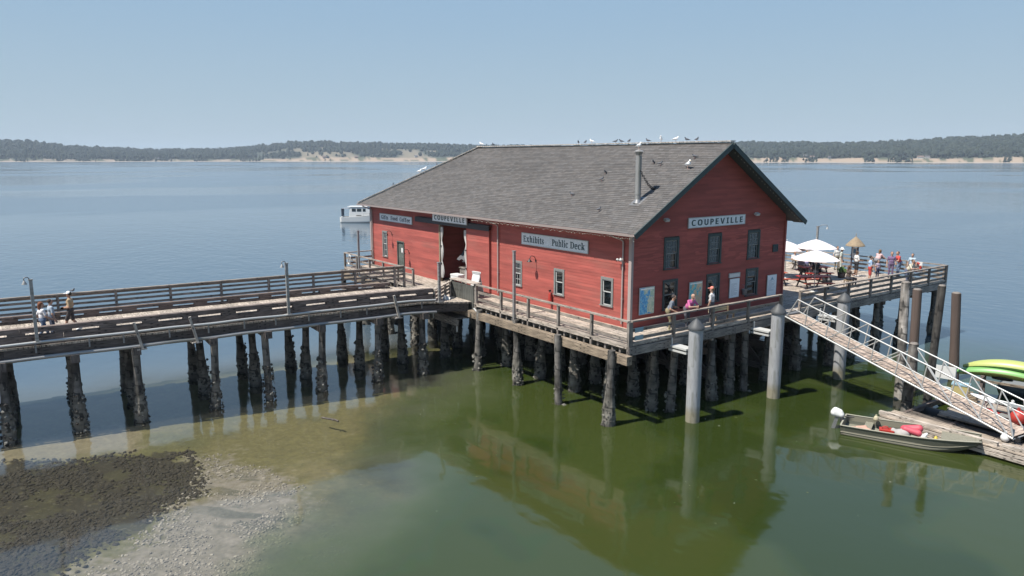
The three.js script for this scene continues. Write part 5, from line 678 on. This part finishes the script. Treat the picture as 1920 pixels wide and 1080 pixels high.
// ---------------------------------------------------------------- birds
function birdGeo(gull) { const s = gull ? 1 : .68, b = [{ a: V(0, .20, -.12), b: V(0, .23, .06), ra: .055, rb: .075, reg: 'body' }, { a: V(0, .19, -.10), b: V(0, .17, -.30), ra: .045, rb: .014, reg: 'tail', k: .04 }, { a: V(0, .25, .07), b: V(0, .33, .13), ra: .045, rb: .034, reg: 'head', k: .04 }, { c: V(0, .345, .135), r: [.034, .034, .042], reg: 'head' }, { a: V(0, .34, .165), b: V(0, .328, .215), ra: .012, rb: .006, reg: 'beak', k: .01 }, { a: V(.055, .23, .04), b: V(.03, .18, -.27), ra: .028, rb: .008, reg: 'wing', k: .015 }, { a: V(-.055, .23, .04), b: V(-.03, .18, -.27), ra: .028, rb: .008, reg: 'wing', k: .015 }]; for (const q of [.03, -.03]) b.push({ a: V(q, .16, -.02), b: V(q, .0, .0), ra: .009, rb: .007, reg: 'leg', k: .01 }, { a: V(q, .008, .0), b: V(q * 1.5, .006, .05), ra: .008, rb: .006, reg: 'leg', k: .006 }); const g = blob(b, V(0, .19, -.03), .30, 56, .03); const q = paint(g, gull ? { body: [.80, .80, .80], head: [.82, .82, .82], tail: [.7, .7, .7], wing: [.42, .44, .47], beak: [.65, .42, .06], leg: [.5, .33, .28] } : { body: [.10, .105, .12], head: [.05, .06, .075], tail: [.05, .05, .06], wing: [.12, .12, .135], beak: [.06, .06, .06], leg: [.25, .08, .08] }); return q.scale(s, s, s); }
const GULL = birdGeo(true), PIGEON = birdGeo(false);
function bird(gull, x, y, z, ry, label, s = 1) { const b = thing(gull ? 'seagull' : 'pigeon', label, 'bird', [x, y, z], ry, gull ? 'gulls on the roof' : 'pigeons on the roof'); M(b, 'body', gull ? GULL : PIGEON, MAT.bird); b.scale.setScalar(s * .95); }
const RT = RIDGE + .07;
[[0, -33.66, 'leftmost dark bird of the pair on the middle of the ridge'], [1, -33.1, 'gull just left of the stove pipe group on the ridge', .8], [0, -34.28, 'dark bird left of the ridge pair'], [0, -31.1, 'first of three dark birds left of the stove pipe'], [0, -30.68, 'second of three dark birds left of the stove pipe'], [0, -30.05, 'third of three dark birds left of the stove pipe'], [0, -28.65, 'dark bird just right of the stove pipe top on the ridge'], [1, -27.7, 'white gull standing tallest on the ridge right of the stove pipe'], [1, -26.67, 'grey backed gull between the tall gull and the gable peak', .85], [0, -25.96, 'dark bird second from the gable peak'], [0, -25.3, 'dark bird nearest the gable peak'], [1, -44.66, 'gull on the left end of the ridge', .9], [0, -43.2, 'dark bird near the left end of the ridge']].forEach(([g, x, l, s = 1], i) => bird(g, x, RT, RZ + .02, [1.4, -1.2, .6, 2.6, -.5][i % 5], l, s));
[[.30, 0, 'lowest dark bird on the left hip of the roof'], [.52, 1, 'lower white gull on the left hip of the roof'], [.56, 1, 'upper white gull on the left hip of the roof'], [.66, 0, 'dark bird above the two gulls on the left hip']].forEach(([t, g, l], i) => bird(g, lerp(EX0, EX0 + (EZ0 - RZ), t), lerp(EY, RIDGE, t) + .08, lerp(EZ0, RZ, t), 1.1 + i, l));
bird(1, -24.03, roofY(-27.95) + .03, -27.95, 1.15, 'large white gull on the shingles near the gable rake', 1.25); bird(1, -24.95, roofY(-25.57) + 2.43, -25.57, 1.4, 'white gull perched on the stove pipe cap', .95);
[[-29.19, -27.45, 'upper dark bird of the two on the middle roof slope'], [-28.87, -26.9, 'lower dark bird of the two on the middle roof slope'], [-29.78, -25.65, 'dark bird low on the roof above the white deck sign'], [-26.66, -24.71, 'dark bird close above the gutter near the gable'], [-26.62, -28.32, 'left dark bird of the two right of the stove pipe'], [-26.03, -28.2, 'right dark bird of the two right of the stove pipe'], [-24.35, -28.75, 'small dark bird high beside the gable rake']].forEach(([x, z, l], i) => bird(0, x, roofY(z) + .02, z, [.4, 2.2, -1, 3][i % 4], l));
for (const [x, z, l, r] of [[PX(-.75) - PW + .12, -.75, 'dark bird on the pier railing at the left edge', 1], [PX(-3.8) - PW + .12, -3.8, 'second dark bird on the pier railing near the tan shirted person', 2.4]]) bird(0, x, 3.86 + 1.105, z, r, l);

// ---------------------------------------------------------------- boats
function hullGeo(L, n, m, sec) {                       // sec(t, s): half-breadth point for station t (0 stern, 1 bow), s 0 keel .. 1 gunwale -> [z, y]; both sides
  const P = [], I = []; for (let i = 0; i <= n; i++) for (let j = -m; j <= m; j++) { const t = i / n, [z, y, dx = 0] = sec(t, Math.abs(j) / m); P.push(L * t + dx, y, (j < 0 ? -1 : 1) * z); } const w = 2 * m + 1; for (let i = 0; i < n; i++) for (let j = 0; j < 2 * m; j++) { const a = i * w + j; I.push(a, a + 1, a + w, a + 1, a + w + 1, a + w); }
  for (let j = 0; j < m; j++) { const a = j, b = j + 1, c = 2 * m - j - 1, d = 2 * m - j; I.push(a, c, b, a, d, c); const o = n * w; I.push(o + a, o + b, o + c, o + a, o + c, o + d); } const g = new THREE.BufferGeometry(); g.setAttribute('position', new THREE.Float32BufferAttribute(P, 3)); g.setIndex(I); g.computeVertexNormals(); return norm(g);
}
{ // open aluminium skiff moored along the float
  const s = thing('skiff', 'olive grey open aluminium skiff moored alongside the float', 'boat', [-16.05, -.02, -29.1], Math.atan2(1.72, 4.3)), L = 4.6;
  const half = t => .84 * (t < .55 ? .94 + .06 * t / .55 : 1 - .42 * Math.pow((t - .55) / .45, 2.0)), sheer = t => .44 + .18 * Math.pow(t, 2.2), keel = t => -.12 + .46 * Math.pow(clamp((t - .62) / .38), 2.2);
  const hull = (inset, lift) => hullGeo(L, 22, 9, (t, q) => { const h = half(t) - inset, y0 = keel(t) + lift, y1 = sheer(t), f = Math.min(1, q / .62); return [q < .62 ? h * .86 * f : h * (.86 + .14 * (q - .62) / .38), q < .62 ? y0 + .05 * f * f : lerp(y0 + .05, y1, (q - .62) / .38), inset ? (t < .5 ? inset : -inset) : .35 * t * t * q]; });
  M(s, 'hull', hull(0, 0), MAT.skiff); const fl = hullGeo(L * .93, 14, 4, (t, q) => [Math.max(.05, (half(t) - .07) * .95) * q, keel(t) + .13]); M(s, 'sole', fl.translate(.08, 0, 0), MAT.skiffin); M(s, 'inner_side', hullGeo(L * .97, 16, 6, (t, q) => [Math.max(.04, half(t) - .05), lerp(keel(t) + .12, sheer(t) - .01, q), .25 * t * t]).translate(.04, 0, 0), MAT.skiffin);
  const gw = z => { const p = []; for (let i = 0; i <= 16; i++) { const t = i / 16; p.push(V(L * t + .35 * t * t, sheer(t) + .01, z * half(t))); } return tube(p, .028, 40, 6); }; M(s, 'gunwale', mg([gw(1), gw(-1), bar(V(.01, .45, -.78), V(.01, .45, .78), .06, .05)]), std([.257, .245, .196]));
  for (const [x, w] of [[.95, 1.45], [2.3, 1.5]]) M(s, 'thwart', bx(.3, .04, w, x, .28, 0), MAT.skiffin); M(s, 'foredeck', poly([V(3.6, .5, -.56), V(3.6, .5, .56), V(4.88, .60, .42), V(4.88, .60, -.42)], [[0, 1, 2, 3]]), MAT.skiffin); for (const z of [1, -1]) { const p = []; for (let i = 0; i <= 12; i++) { const t = i / 12; p.push(V(L * t + .2 * t * t, lerp(keel(t), sheer(t), .5), z * half(t) * .95)); } M(s, 'rub_strake', tube(p, .016, 30, 5), MAT.skiffin); }
  const o = thing('outboard_motor', 'white outboard motor tilted on the skiff stern', 'motor', [-16.1, .44, -29.02], Math.atan2(1.72, 4.3)); M(o, 'cowling', norm(blob([{ a: V(-.28, .25, 0), b: V(-.02, .2, 0), ra: .155, rb: .13, reg: 'a' }, { a: V(-.24, .36, 0), b: V(-.06, .33, 0), ra: .13, rb: .1, reg: 'a' }], V(-.14, .28, 0), .4, 44, .07)), MAT.white); M(o, 'leg', mg([bar(V(-.16, .1, 0), V(-.34, -.62, 0), .1, .14), bx(.3, .03, .2, -.4, -.6, 0)]), MAT.steel); M(o, 'clamp', bx(.12, .2, .2, .02, .02, 0), MAT.dark); M(o, 'tiller', rod(V(0, .15, 0), V(.5, .2, .05), .025), MAT.black); M(o, 'propeller', mg([0, 1, 2].map(i => mv(bx(.02, .16, .06, 0, .08, 0, .5), -.46, -.62, 0, 0, i * 2.094)).concat([mv(norm(new THREE.SphereGeometry(.04, 8, 6)), -.46, -.62, 0)])), MAT.steel);
  const put = (u, w, y = 0) => { const a = Math.atan2(1.72, 4.3), c = Math.cos(a), q = Math.sin(a); return [-16.05 + u * c + w * q, -.02 + y, -29.05 - u * q + w * c]; };
  const soft = (name, label, cat, at, bones, mat, half_ = .45) => { const t = thing(name, label, cat, at, .4); t.scale.setScalar(1.35); M(t, name === 'fuel_can' ? 'body' : 'body', norm(blob(bones, V(0, .18, 0), half_, 40, .06)), mat); return t; };
  const fc = thing('fuel_can', 'red fuel can in the middle of the skiff', 'fuel can', put(1.7, .25, .06), .5); fc.scale.setScalar(1.3); M(fc, 'body', mg([bx(.42, .3, .3, 0, .15, 0), cyl(.05, .05, .05, .12, .3, 0, 10)]), MAT.redpaint); M(fc, 'handle', tube([V(-.15, .29, 0), V(-.1, .37, 0), V(.02, .37, 0), V(.05, .29, 0)], .018, 12, 6), MAT.redpaint);
  soft('life_jacket', 'pink red life jacket lying on the skiff thwart', 'life jacket', put(2.55, .02, .30), [{ a: V(-.18, .12, -.12), b: V(.2, .2, -.1), ra: .11, rb: .12, reg: 'a' }, { a: V(-.14, .2, .14), b: V(.2, .14, .16), ra: .1, rb: .1, reg: 'a' }], MAT.pink);
  soft('tarp_bundle', 'white and grey tarp bundle beside the pink life jacket', 'tarp', put(2.2, .1, .1), [{ a: V(-.25, .08, -.1), b: V(.1, .2, .1), ra: .12, rb: .16, reg: 'a' }, { a: V(.1, .08, .2), b: V(-.2, .25, .1), ra: .1, rb: .08, reg: 'a' }], std([.306, .288, .275])); soft('rope_heap', 'orange and white heap of line near the skiff stern', 'rope', put(.75, .2, .1), [{ a: V(-.25, .06, 0), b: V(.2, .08, .05), ra: .09, rb: .11, reg: 'a' }, { a: V(-.1, .15, .1), b: V(.1, .17, -.05), ra: .07, rb: .06, reg: 'a' }], std([.441, .257, .196])); soft('white_bag', 'white bag on the skiff floor next to the yellow jug', 'bag', put(3.15, .3, .08), [{ a: V(-.12, .1, 0), b: V(.1, .12, 0), ra: .13, rb: .1, reg: 'a' }, { a: V(-.08, .26, 0), b: V(-.02, .34, 0), ra: .07, rb: .04, reg: 'a' }], MAT.white); const yj = thing('bailer_jug', 'small yellow jug in the skiff bow', 'jug', put(3.45, .28, .12)); yj.scale.setScalar(1.3); M(yj, 'jug', lathe([[0, 0], [.1, 0], [.11, .16], [.05, .24], [.03, .3], [0, .3]], 14), MAT.yellow); M(yj, 'handle', norm(new THREE.TorusGeometry(.06, .014, 6, 12)).translate(.1, .15, 0), MAT.yellow); const wh = thing('net_float', 'round pale fender on the skiff far gunwale', 'fender', put(1.2, -.62, .42)); M(wh, 'ball', lathe([[0, 0], [.08, .02], [.11, .1], [.08, .2], [.03, .25], [0, .25]], 14), MAT.cream); M(wh, 'eye', norm(new THREE.TorusGeometry(.03, .01, 6, 12)).translate(0, .27, 0), MAT.cream);
}
{ // cabin cruiser out on the bay
  const b = thing('cabin_cruiser', 'white cabin cruiser passing out on the bay behind the building', 'boat', [-126.3, -.25, -54.6], Math.atan2(.58, .42) - .05), L = 8.2, beam = t => 1.35 * (t < .45 ? .95 + .05 * t / .45 : Math.sqrt(Math.max(0, 1 - Math.pow((t - .45) / .55, 2.4)))), sh = t => 1.25 + .55 * t * t;
  M(b, 'hull', hullGeo(L, 24, 8, (t, q) => [Math.max(.01, beam(t)) * (q < .35 ? .9 * q / .35 : .9 + .1 * (q - .35) / .65), lerp(-.1 + .5 * Math.pow(t, 4), sh(t), Math.pow(q, 1.3)), .5 * t * t * q]), MAT.white); M(b, 'deck', hullGeo(L * .99, 20, 3, (t, q) => [Math.max(.01, beam(t) * .97) * q, sh(t) - .05 + .1 * (1 - q), .45 * t * t]), MAT.trimw);
  const cab = new THREE.Shape(); cab.moveTo(1.6, 1.2); cab.lineTo(7.0, 1.65); cab.lineTo(5.6, 1.95); cab.lineTo(4.7, 2.95); cab.lineTo(1.9, 2.95); cab.closePath(); M(b, 'cabin', norm(new THREE.ExtrudeGeometry(cab, { depth: 1.9, bevelEnabled: true, bevelSize: .08, bevelThickness: .12, bevelSegments: 2 })).translate(0, 0, -.95), MAT.white);
  M(b, 'cabin_roof', bx(3.5, .1, 2.3, 3.1, 3.08, 0), MAT.white); for (const z of [-1.08, 1.08]) for (const [x, w] of [[2.5, .7], [3.45, .8], [4.35, .5]]) M(b, 'window', bx(w, .5, .03, x, 2.5, z), MAT.glass); M(b, 'windscreen', bx(.04, .85, 1.7, 5.18, 2.45, 0, 0, 0, .73), MAT.glass); for (const z of [-1.2, 1.2]) M(b, 'hull_port', bx(.9, .12, .03, 3.4, 1.55, z), MAT.dark); const r = []; for (const z of [-1, 1]) { const p = []; for (let i = 0; i <= 8; i++) { const t = .5 + .5 * i / 8; p.push(V(L * t + .45 * t * t, sh(t) + .5, z * Math.max(.02, beam(t) * .92))); } r.push(tube(p, .02, 20, 5)); for (let i = 0; i <= 8; i += 2) { const t = .5 + .5 * i / 8; r.push(rod(V(L * t + .45 * t * t, sh(t), z * beam(t) * .92), V(L * t + .45 * t * t, sh(t) + .5, z * beam(t) * .92), .018, 5)); } } M(b, 'bow_rail', mg(r), MAT.steel); M(b, 'stern_canopy', mg([bx(1.5, .05, 2.0, .9, 2.75, 0), bx(.04, 1.4, 1.9, .2, 2.05, 0)]), std([.184, .202, .232]));
}
// ---------------------------------------------------------------- things on the float
function kayak(label, x, y, z, ry, mat, L, roll) { const k = thing('kayak', label, 'kayak', [x, y, z], ry, 'kayaks stacked on the float'), g = hullGeo(L, 28, 8, (t, q) => { const w = .42 * Math.pow(Math.sin(Math.PI * clamp(t, .01, .99)), .5); return [w * Math.sin(q * Math.PI / 2), .06 + .20 * Math.pow(Math.abs(t - .5) * 2, 2) - .30 * Math.cos(q * Math.PI / 2) * Math.pow(Math.sin(Math.PI * clamp(t, .02, .98)), .4)]; }), d = hullGeo(L, 28, 6, (t, q) => { const w = .42 * Math.pow(Math.sin(Math.PI * clamp(t, .01, .99)), .5); return [w * Math.sin(q * Math.PI / 2), .06 + .20 * Math.pow(Math.abs(t - .5) * 2, 2) + .10 * Math.cos(q * Math.PI / 2) * Math.sin(Math.PI * clamp(t, .02, .98))]; }); const G = new THREE.Group(); k.scale.set(1, 1.35, 1.15); M(k, 'hull', g, mat[0]).rotation.x = roll; M(k, 'deck', d, mat[1]).rotation.x = roll; M(k, 'cockpit_rim', norm(new THREE.TorusGeometry(.24, .03, 8, 24)).scale(1.6, 1, 1).rotateX(Math.PI / 2).translate(L * .47, .19, 0), MAT.black).rotation.x = roll; M(k, 'grab_handle', mg([rod(V(.12, .3, -.05), V(.12, .3, .05), .02), rod(V(L - .12, .3, -.05), V(L - .12, .3, .05), .02)]), MAT.black).rotation.x = roll; }
const lime = std([.13, .30, .085], { roughness: .4 }), yel = std([.33, .36, .11], { roughness: .4 }), teal = std([.061, .306, .184], { roughness: .4 });
kayak('bright lime green kayak lying hull up on the float rack', -15.55, 1.42, -37.8, .24, [lime, yel], 4.3, Math.PI * .9); kayak('yellow green kayak stacked on top of the lime green one', -15.2, 1.78, -38.0, .22, [yel, lime], 4.2, Math.PI * .92);
{ const r = thing('kayak_rack', 'brown timber rack under the green kayaks', 'rack', [-14.6, .45, -37.7], .24); for (const x of [.4, 3.2]) { for (const z of [-.4, .4]) M(r, 'post', bx(.12, 1.0, .12, x, .4, z), MAT.brown); M(r, 'bearer', bx(.12, .1, 1.1, x, .78, 0), MAT.brown); } M(r, 'rail', bx(3.4, .1, .08, 1.8, .68, .45), MAT.beam); }
{ const s = thing('blank_sign', 'plain white rectangular sign board standing on the float behind the gangway', 'sign', [-15.75, .45, -37.4], .2); M(s, 'panel', bx(1.0, .62, .04, 0, .68, 0), MAT.white); for (const x of [-.4, .4]) M(s, 'leg', bx(.06, .7, .05, x, .3, -.05), MAT.tan); }
{ const s = thing('yellow_bin', 'pale yellow bin with blue lids on the float', 'bin', [-14.45, .45, -36.1], .3); M(s, 'bin', mg([bx(.7, .62, .5, 0, .31, 0)]), std([.38, .319, .135])); M(s, 'lid', bx(.74, .06, .54, 0, .652, 0), MAT.ltblue); const t = thing('blue_tub', 'pale blue tub left of the yellow bin', 'tub', [-15.0, .45, -35.9]); M(t, 'tub', lathe([[0, 0], [.2, 0], [.25, .35], [.22, .35], [.18, .04]], 16), MAT.ltblue); M(t, 'rim', norm(new THREE.TorusGeometry(.24, .02, 6, 20)).rotateX(Math.PI / 2).translate(0, .35, 0), MAT.white); const c = thing('rope_coil', 'brown rope coil right of the yellow bin', 'rope', [-13.85, .45, -35.9]); const p = []; for (let i = 0; i < 60; i++) { const a = i * .5; p.push(V(Math.cos(a) * (.22 - .02 * (i % 9) / 9), .04 + i * .006, Math.sin(a) * .22)); } M(c, 'coil', tube(p, .03, 160, 5), MAT.tan); }
{ const mk = (label, x, z, ry, y, m, L) => { const k = thing('paddle_board', label, 'paddle board', [x, y, z], ry, 'boards on the float'); M(k, 'board', hullGeo(L, 22, 5, (t, q) => { const w = .38 * Math.pow(Math.sin(Math.PI * clamp(t, .01, .99)), .5); return [w * Math.sin(q * 1.57), .06 - .07 * Math.cos(q * 1.57) + .1 * Math.pow(Math.abs(t - .5) * 2, 3)]; }), m); M(k, 'deck_pad', bx(1.3, .012, .45, L * .5, .066, 0), MAT.trim); }; mk('long white board on trestles right of the yellow bin', -13.6, -35.0, -.06, .95, MAT.white, 3.4); mk('red board lying under the white board', -13.0, -34.6, -.06, .55, MAT.redpaint, 2.8); for (const [x, l] of [[-12.9, 'left'], [-10.9, 'right']]) { const t = thing('trestle', l + ' trestle carrying the white board on the float', 'trestle', [x, .45, -35.0]); M(t, 'top_bar', bx(.08, .08, .8, 0, .46, 0), MAT.trimw); for (const z of [-.32, .32]) for (const s of [-1, 1]) M(t, 'leg', rod(V(s * .2, 0, z), V(0, .44, z), .025), MAT.trimw); } }
for (const [l, x, z, m, r] of [['round red buoy on the float near the right edge', -11.45, -34.3, MAT.redpaint, .3], ['round white buoy on the float behind the red one', -12.2, -35.75, MAT.white, .22], ['small white buoy at the gangway foot', -10.95, -31.75, MAT.white, .16]]) { const b = thing('mooring_buoy', l, 'buoy', [x, .45, z], 0, 'buoys on the float'); M(b, 'ball', norm(new THREE.SphereGeometry(r, 18, 12)).scale(1, 1.05, 1).translate(0, r, 0), m); M(b, 'eye', mg([norm(new THREE.TorusGeometry(.05, .016, 6, 12)).translate(0, r * 2.05 + .05, 0), cyl(.04, .04, .08, 0, r * 2.0, 0, 8)]), m); }
{ const d = thing('inflatable_dinghy', 'dark grey inflatable dinghy pulled up beside the gangway foot', 'dinghy', [-10.9, .46, -33.1], .1); const p = []; for (let i = 0; i <= 20; i++) { const a = -1.57 + i / 20 * 3.14; p.push(V(.2 + 1.0 * 0 + (i > 0 && i < 20 ? 0 : -.0) + Math.cos(a) * .6 - 0, .2, Math.sin(a) * .6)); } const q = [V(2.6, .2, -.6), V(1.6, .2, -.62), ...p.slice().map(v => V(.8 - (v.x - .2), .2, v.z)), V(1.6, .2, .62), V(2.6, .2, .6)]; M(d, 'tube', tube(q, .2, 60, 12), std([.098, .098, .116], { roughness: .6 })); M(d, 'floor', bx(2.0, .04, .9, 1.5, .1, 0), MAT.dark); M(d, 'transom', bx(.05, .4, 1.0, 2.4, .22, 0), MAT.trim); M(d, 'thwart', bx(.25, .03, 1.1, 1.4, .3, 0), MAT.trim); }
{ const w = thing('workboat', 'white and blue boat on the far side of the float', 'boat', [-14.2, .0, -39.9], .12); const hb = t => .8 * Math.pow(Math.sin(Math.PI * clamp(.5 + (t - .3) * .68, .0, 1)), .8); M(w, 'hull', hullGeo(6, 20, 7, (t, q) => [Math.max(.01, hb(t)) * Math.min(1, q * 1.4), -.1 + .75 * Math.pow(q, 1.3) + .25 * t * t]), std([.061, .086, .122], { roughness: .4 })); M(w, 'deck', hullGeo(5.9, 14, 3, (t, q) => [Math.max(.01, hb(t) * .96) * q, .58 + .25 * t * t]), MAT.trim); }
// a sunken stick and a drifting stick in the shallows
{ const s = thing('drift_stick', 'dark waterlogged stick lying in the shallows before the pier', 'stick', [-30.1, -.02, -12.1], .5); M(s, 'stick', tube([V(-.45, 0, 0), V(-.1, .02, .05), V(.25, 0, 0), V(.5, -.01, .06)], .045, 20, 7), MAT.creo); M(s, 'twig', rod(V(.1, 0, 0), V(.3, .04, .2), .018), MAT.creo); }
{ // weed scraps and flecks of foam drifting on the calm water
  const R = rngOf(55), n = 60, im = new THREE.InstancedMesh(new THREE.IcosahedronGeometry(1, 0), std([1, 1, 1], { roughness: .9 }), n), q = new THREE.Quaternion(); im.name = 'floating_flecks'; setup(im, 'scraps of weed and foam flecks drifting on the green water', 'debris', null, 'stuff'); scene.add(im);
  for (let i = 0; i < n; i++) { const c = [[-22, -14], [-15, -20], [-27, -17], [-12, -24], [-18, -26]][i % 5], s = lerp(.008, .026, Math.pow(R(), 2)); im.setMatrixAt(i, new THREE.Matrix4().compose(V(c[0] + (R() + R() - 1) * 5, .004, c[1] + (R() + R() - 1) * 5), q.setFromAxisAngle(V(0, 1, 0), R() * 6), V(s * lerp(1, 3, R()), .008, s))); const k = R() < .75; im.setColorAt(i, k ? new THREE.Color().setRGB(.07, .08, .03) : new THREE.Color().setRGB(.20, .21, .17)); }
}
renderer.render(scene, camera);
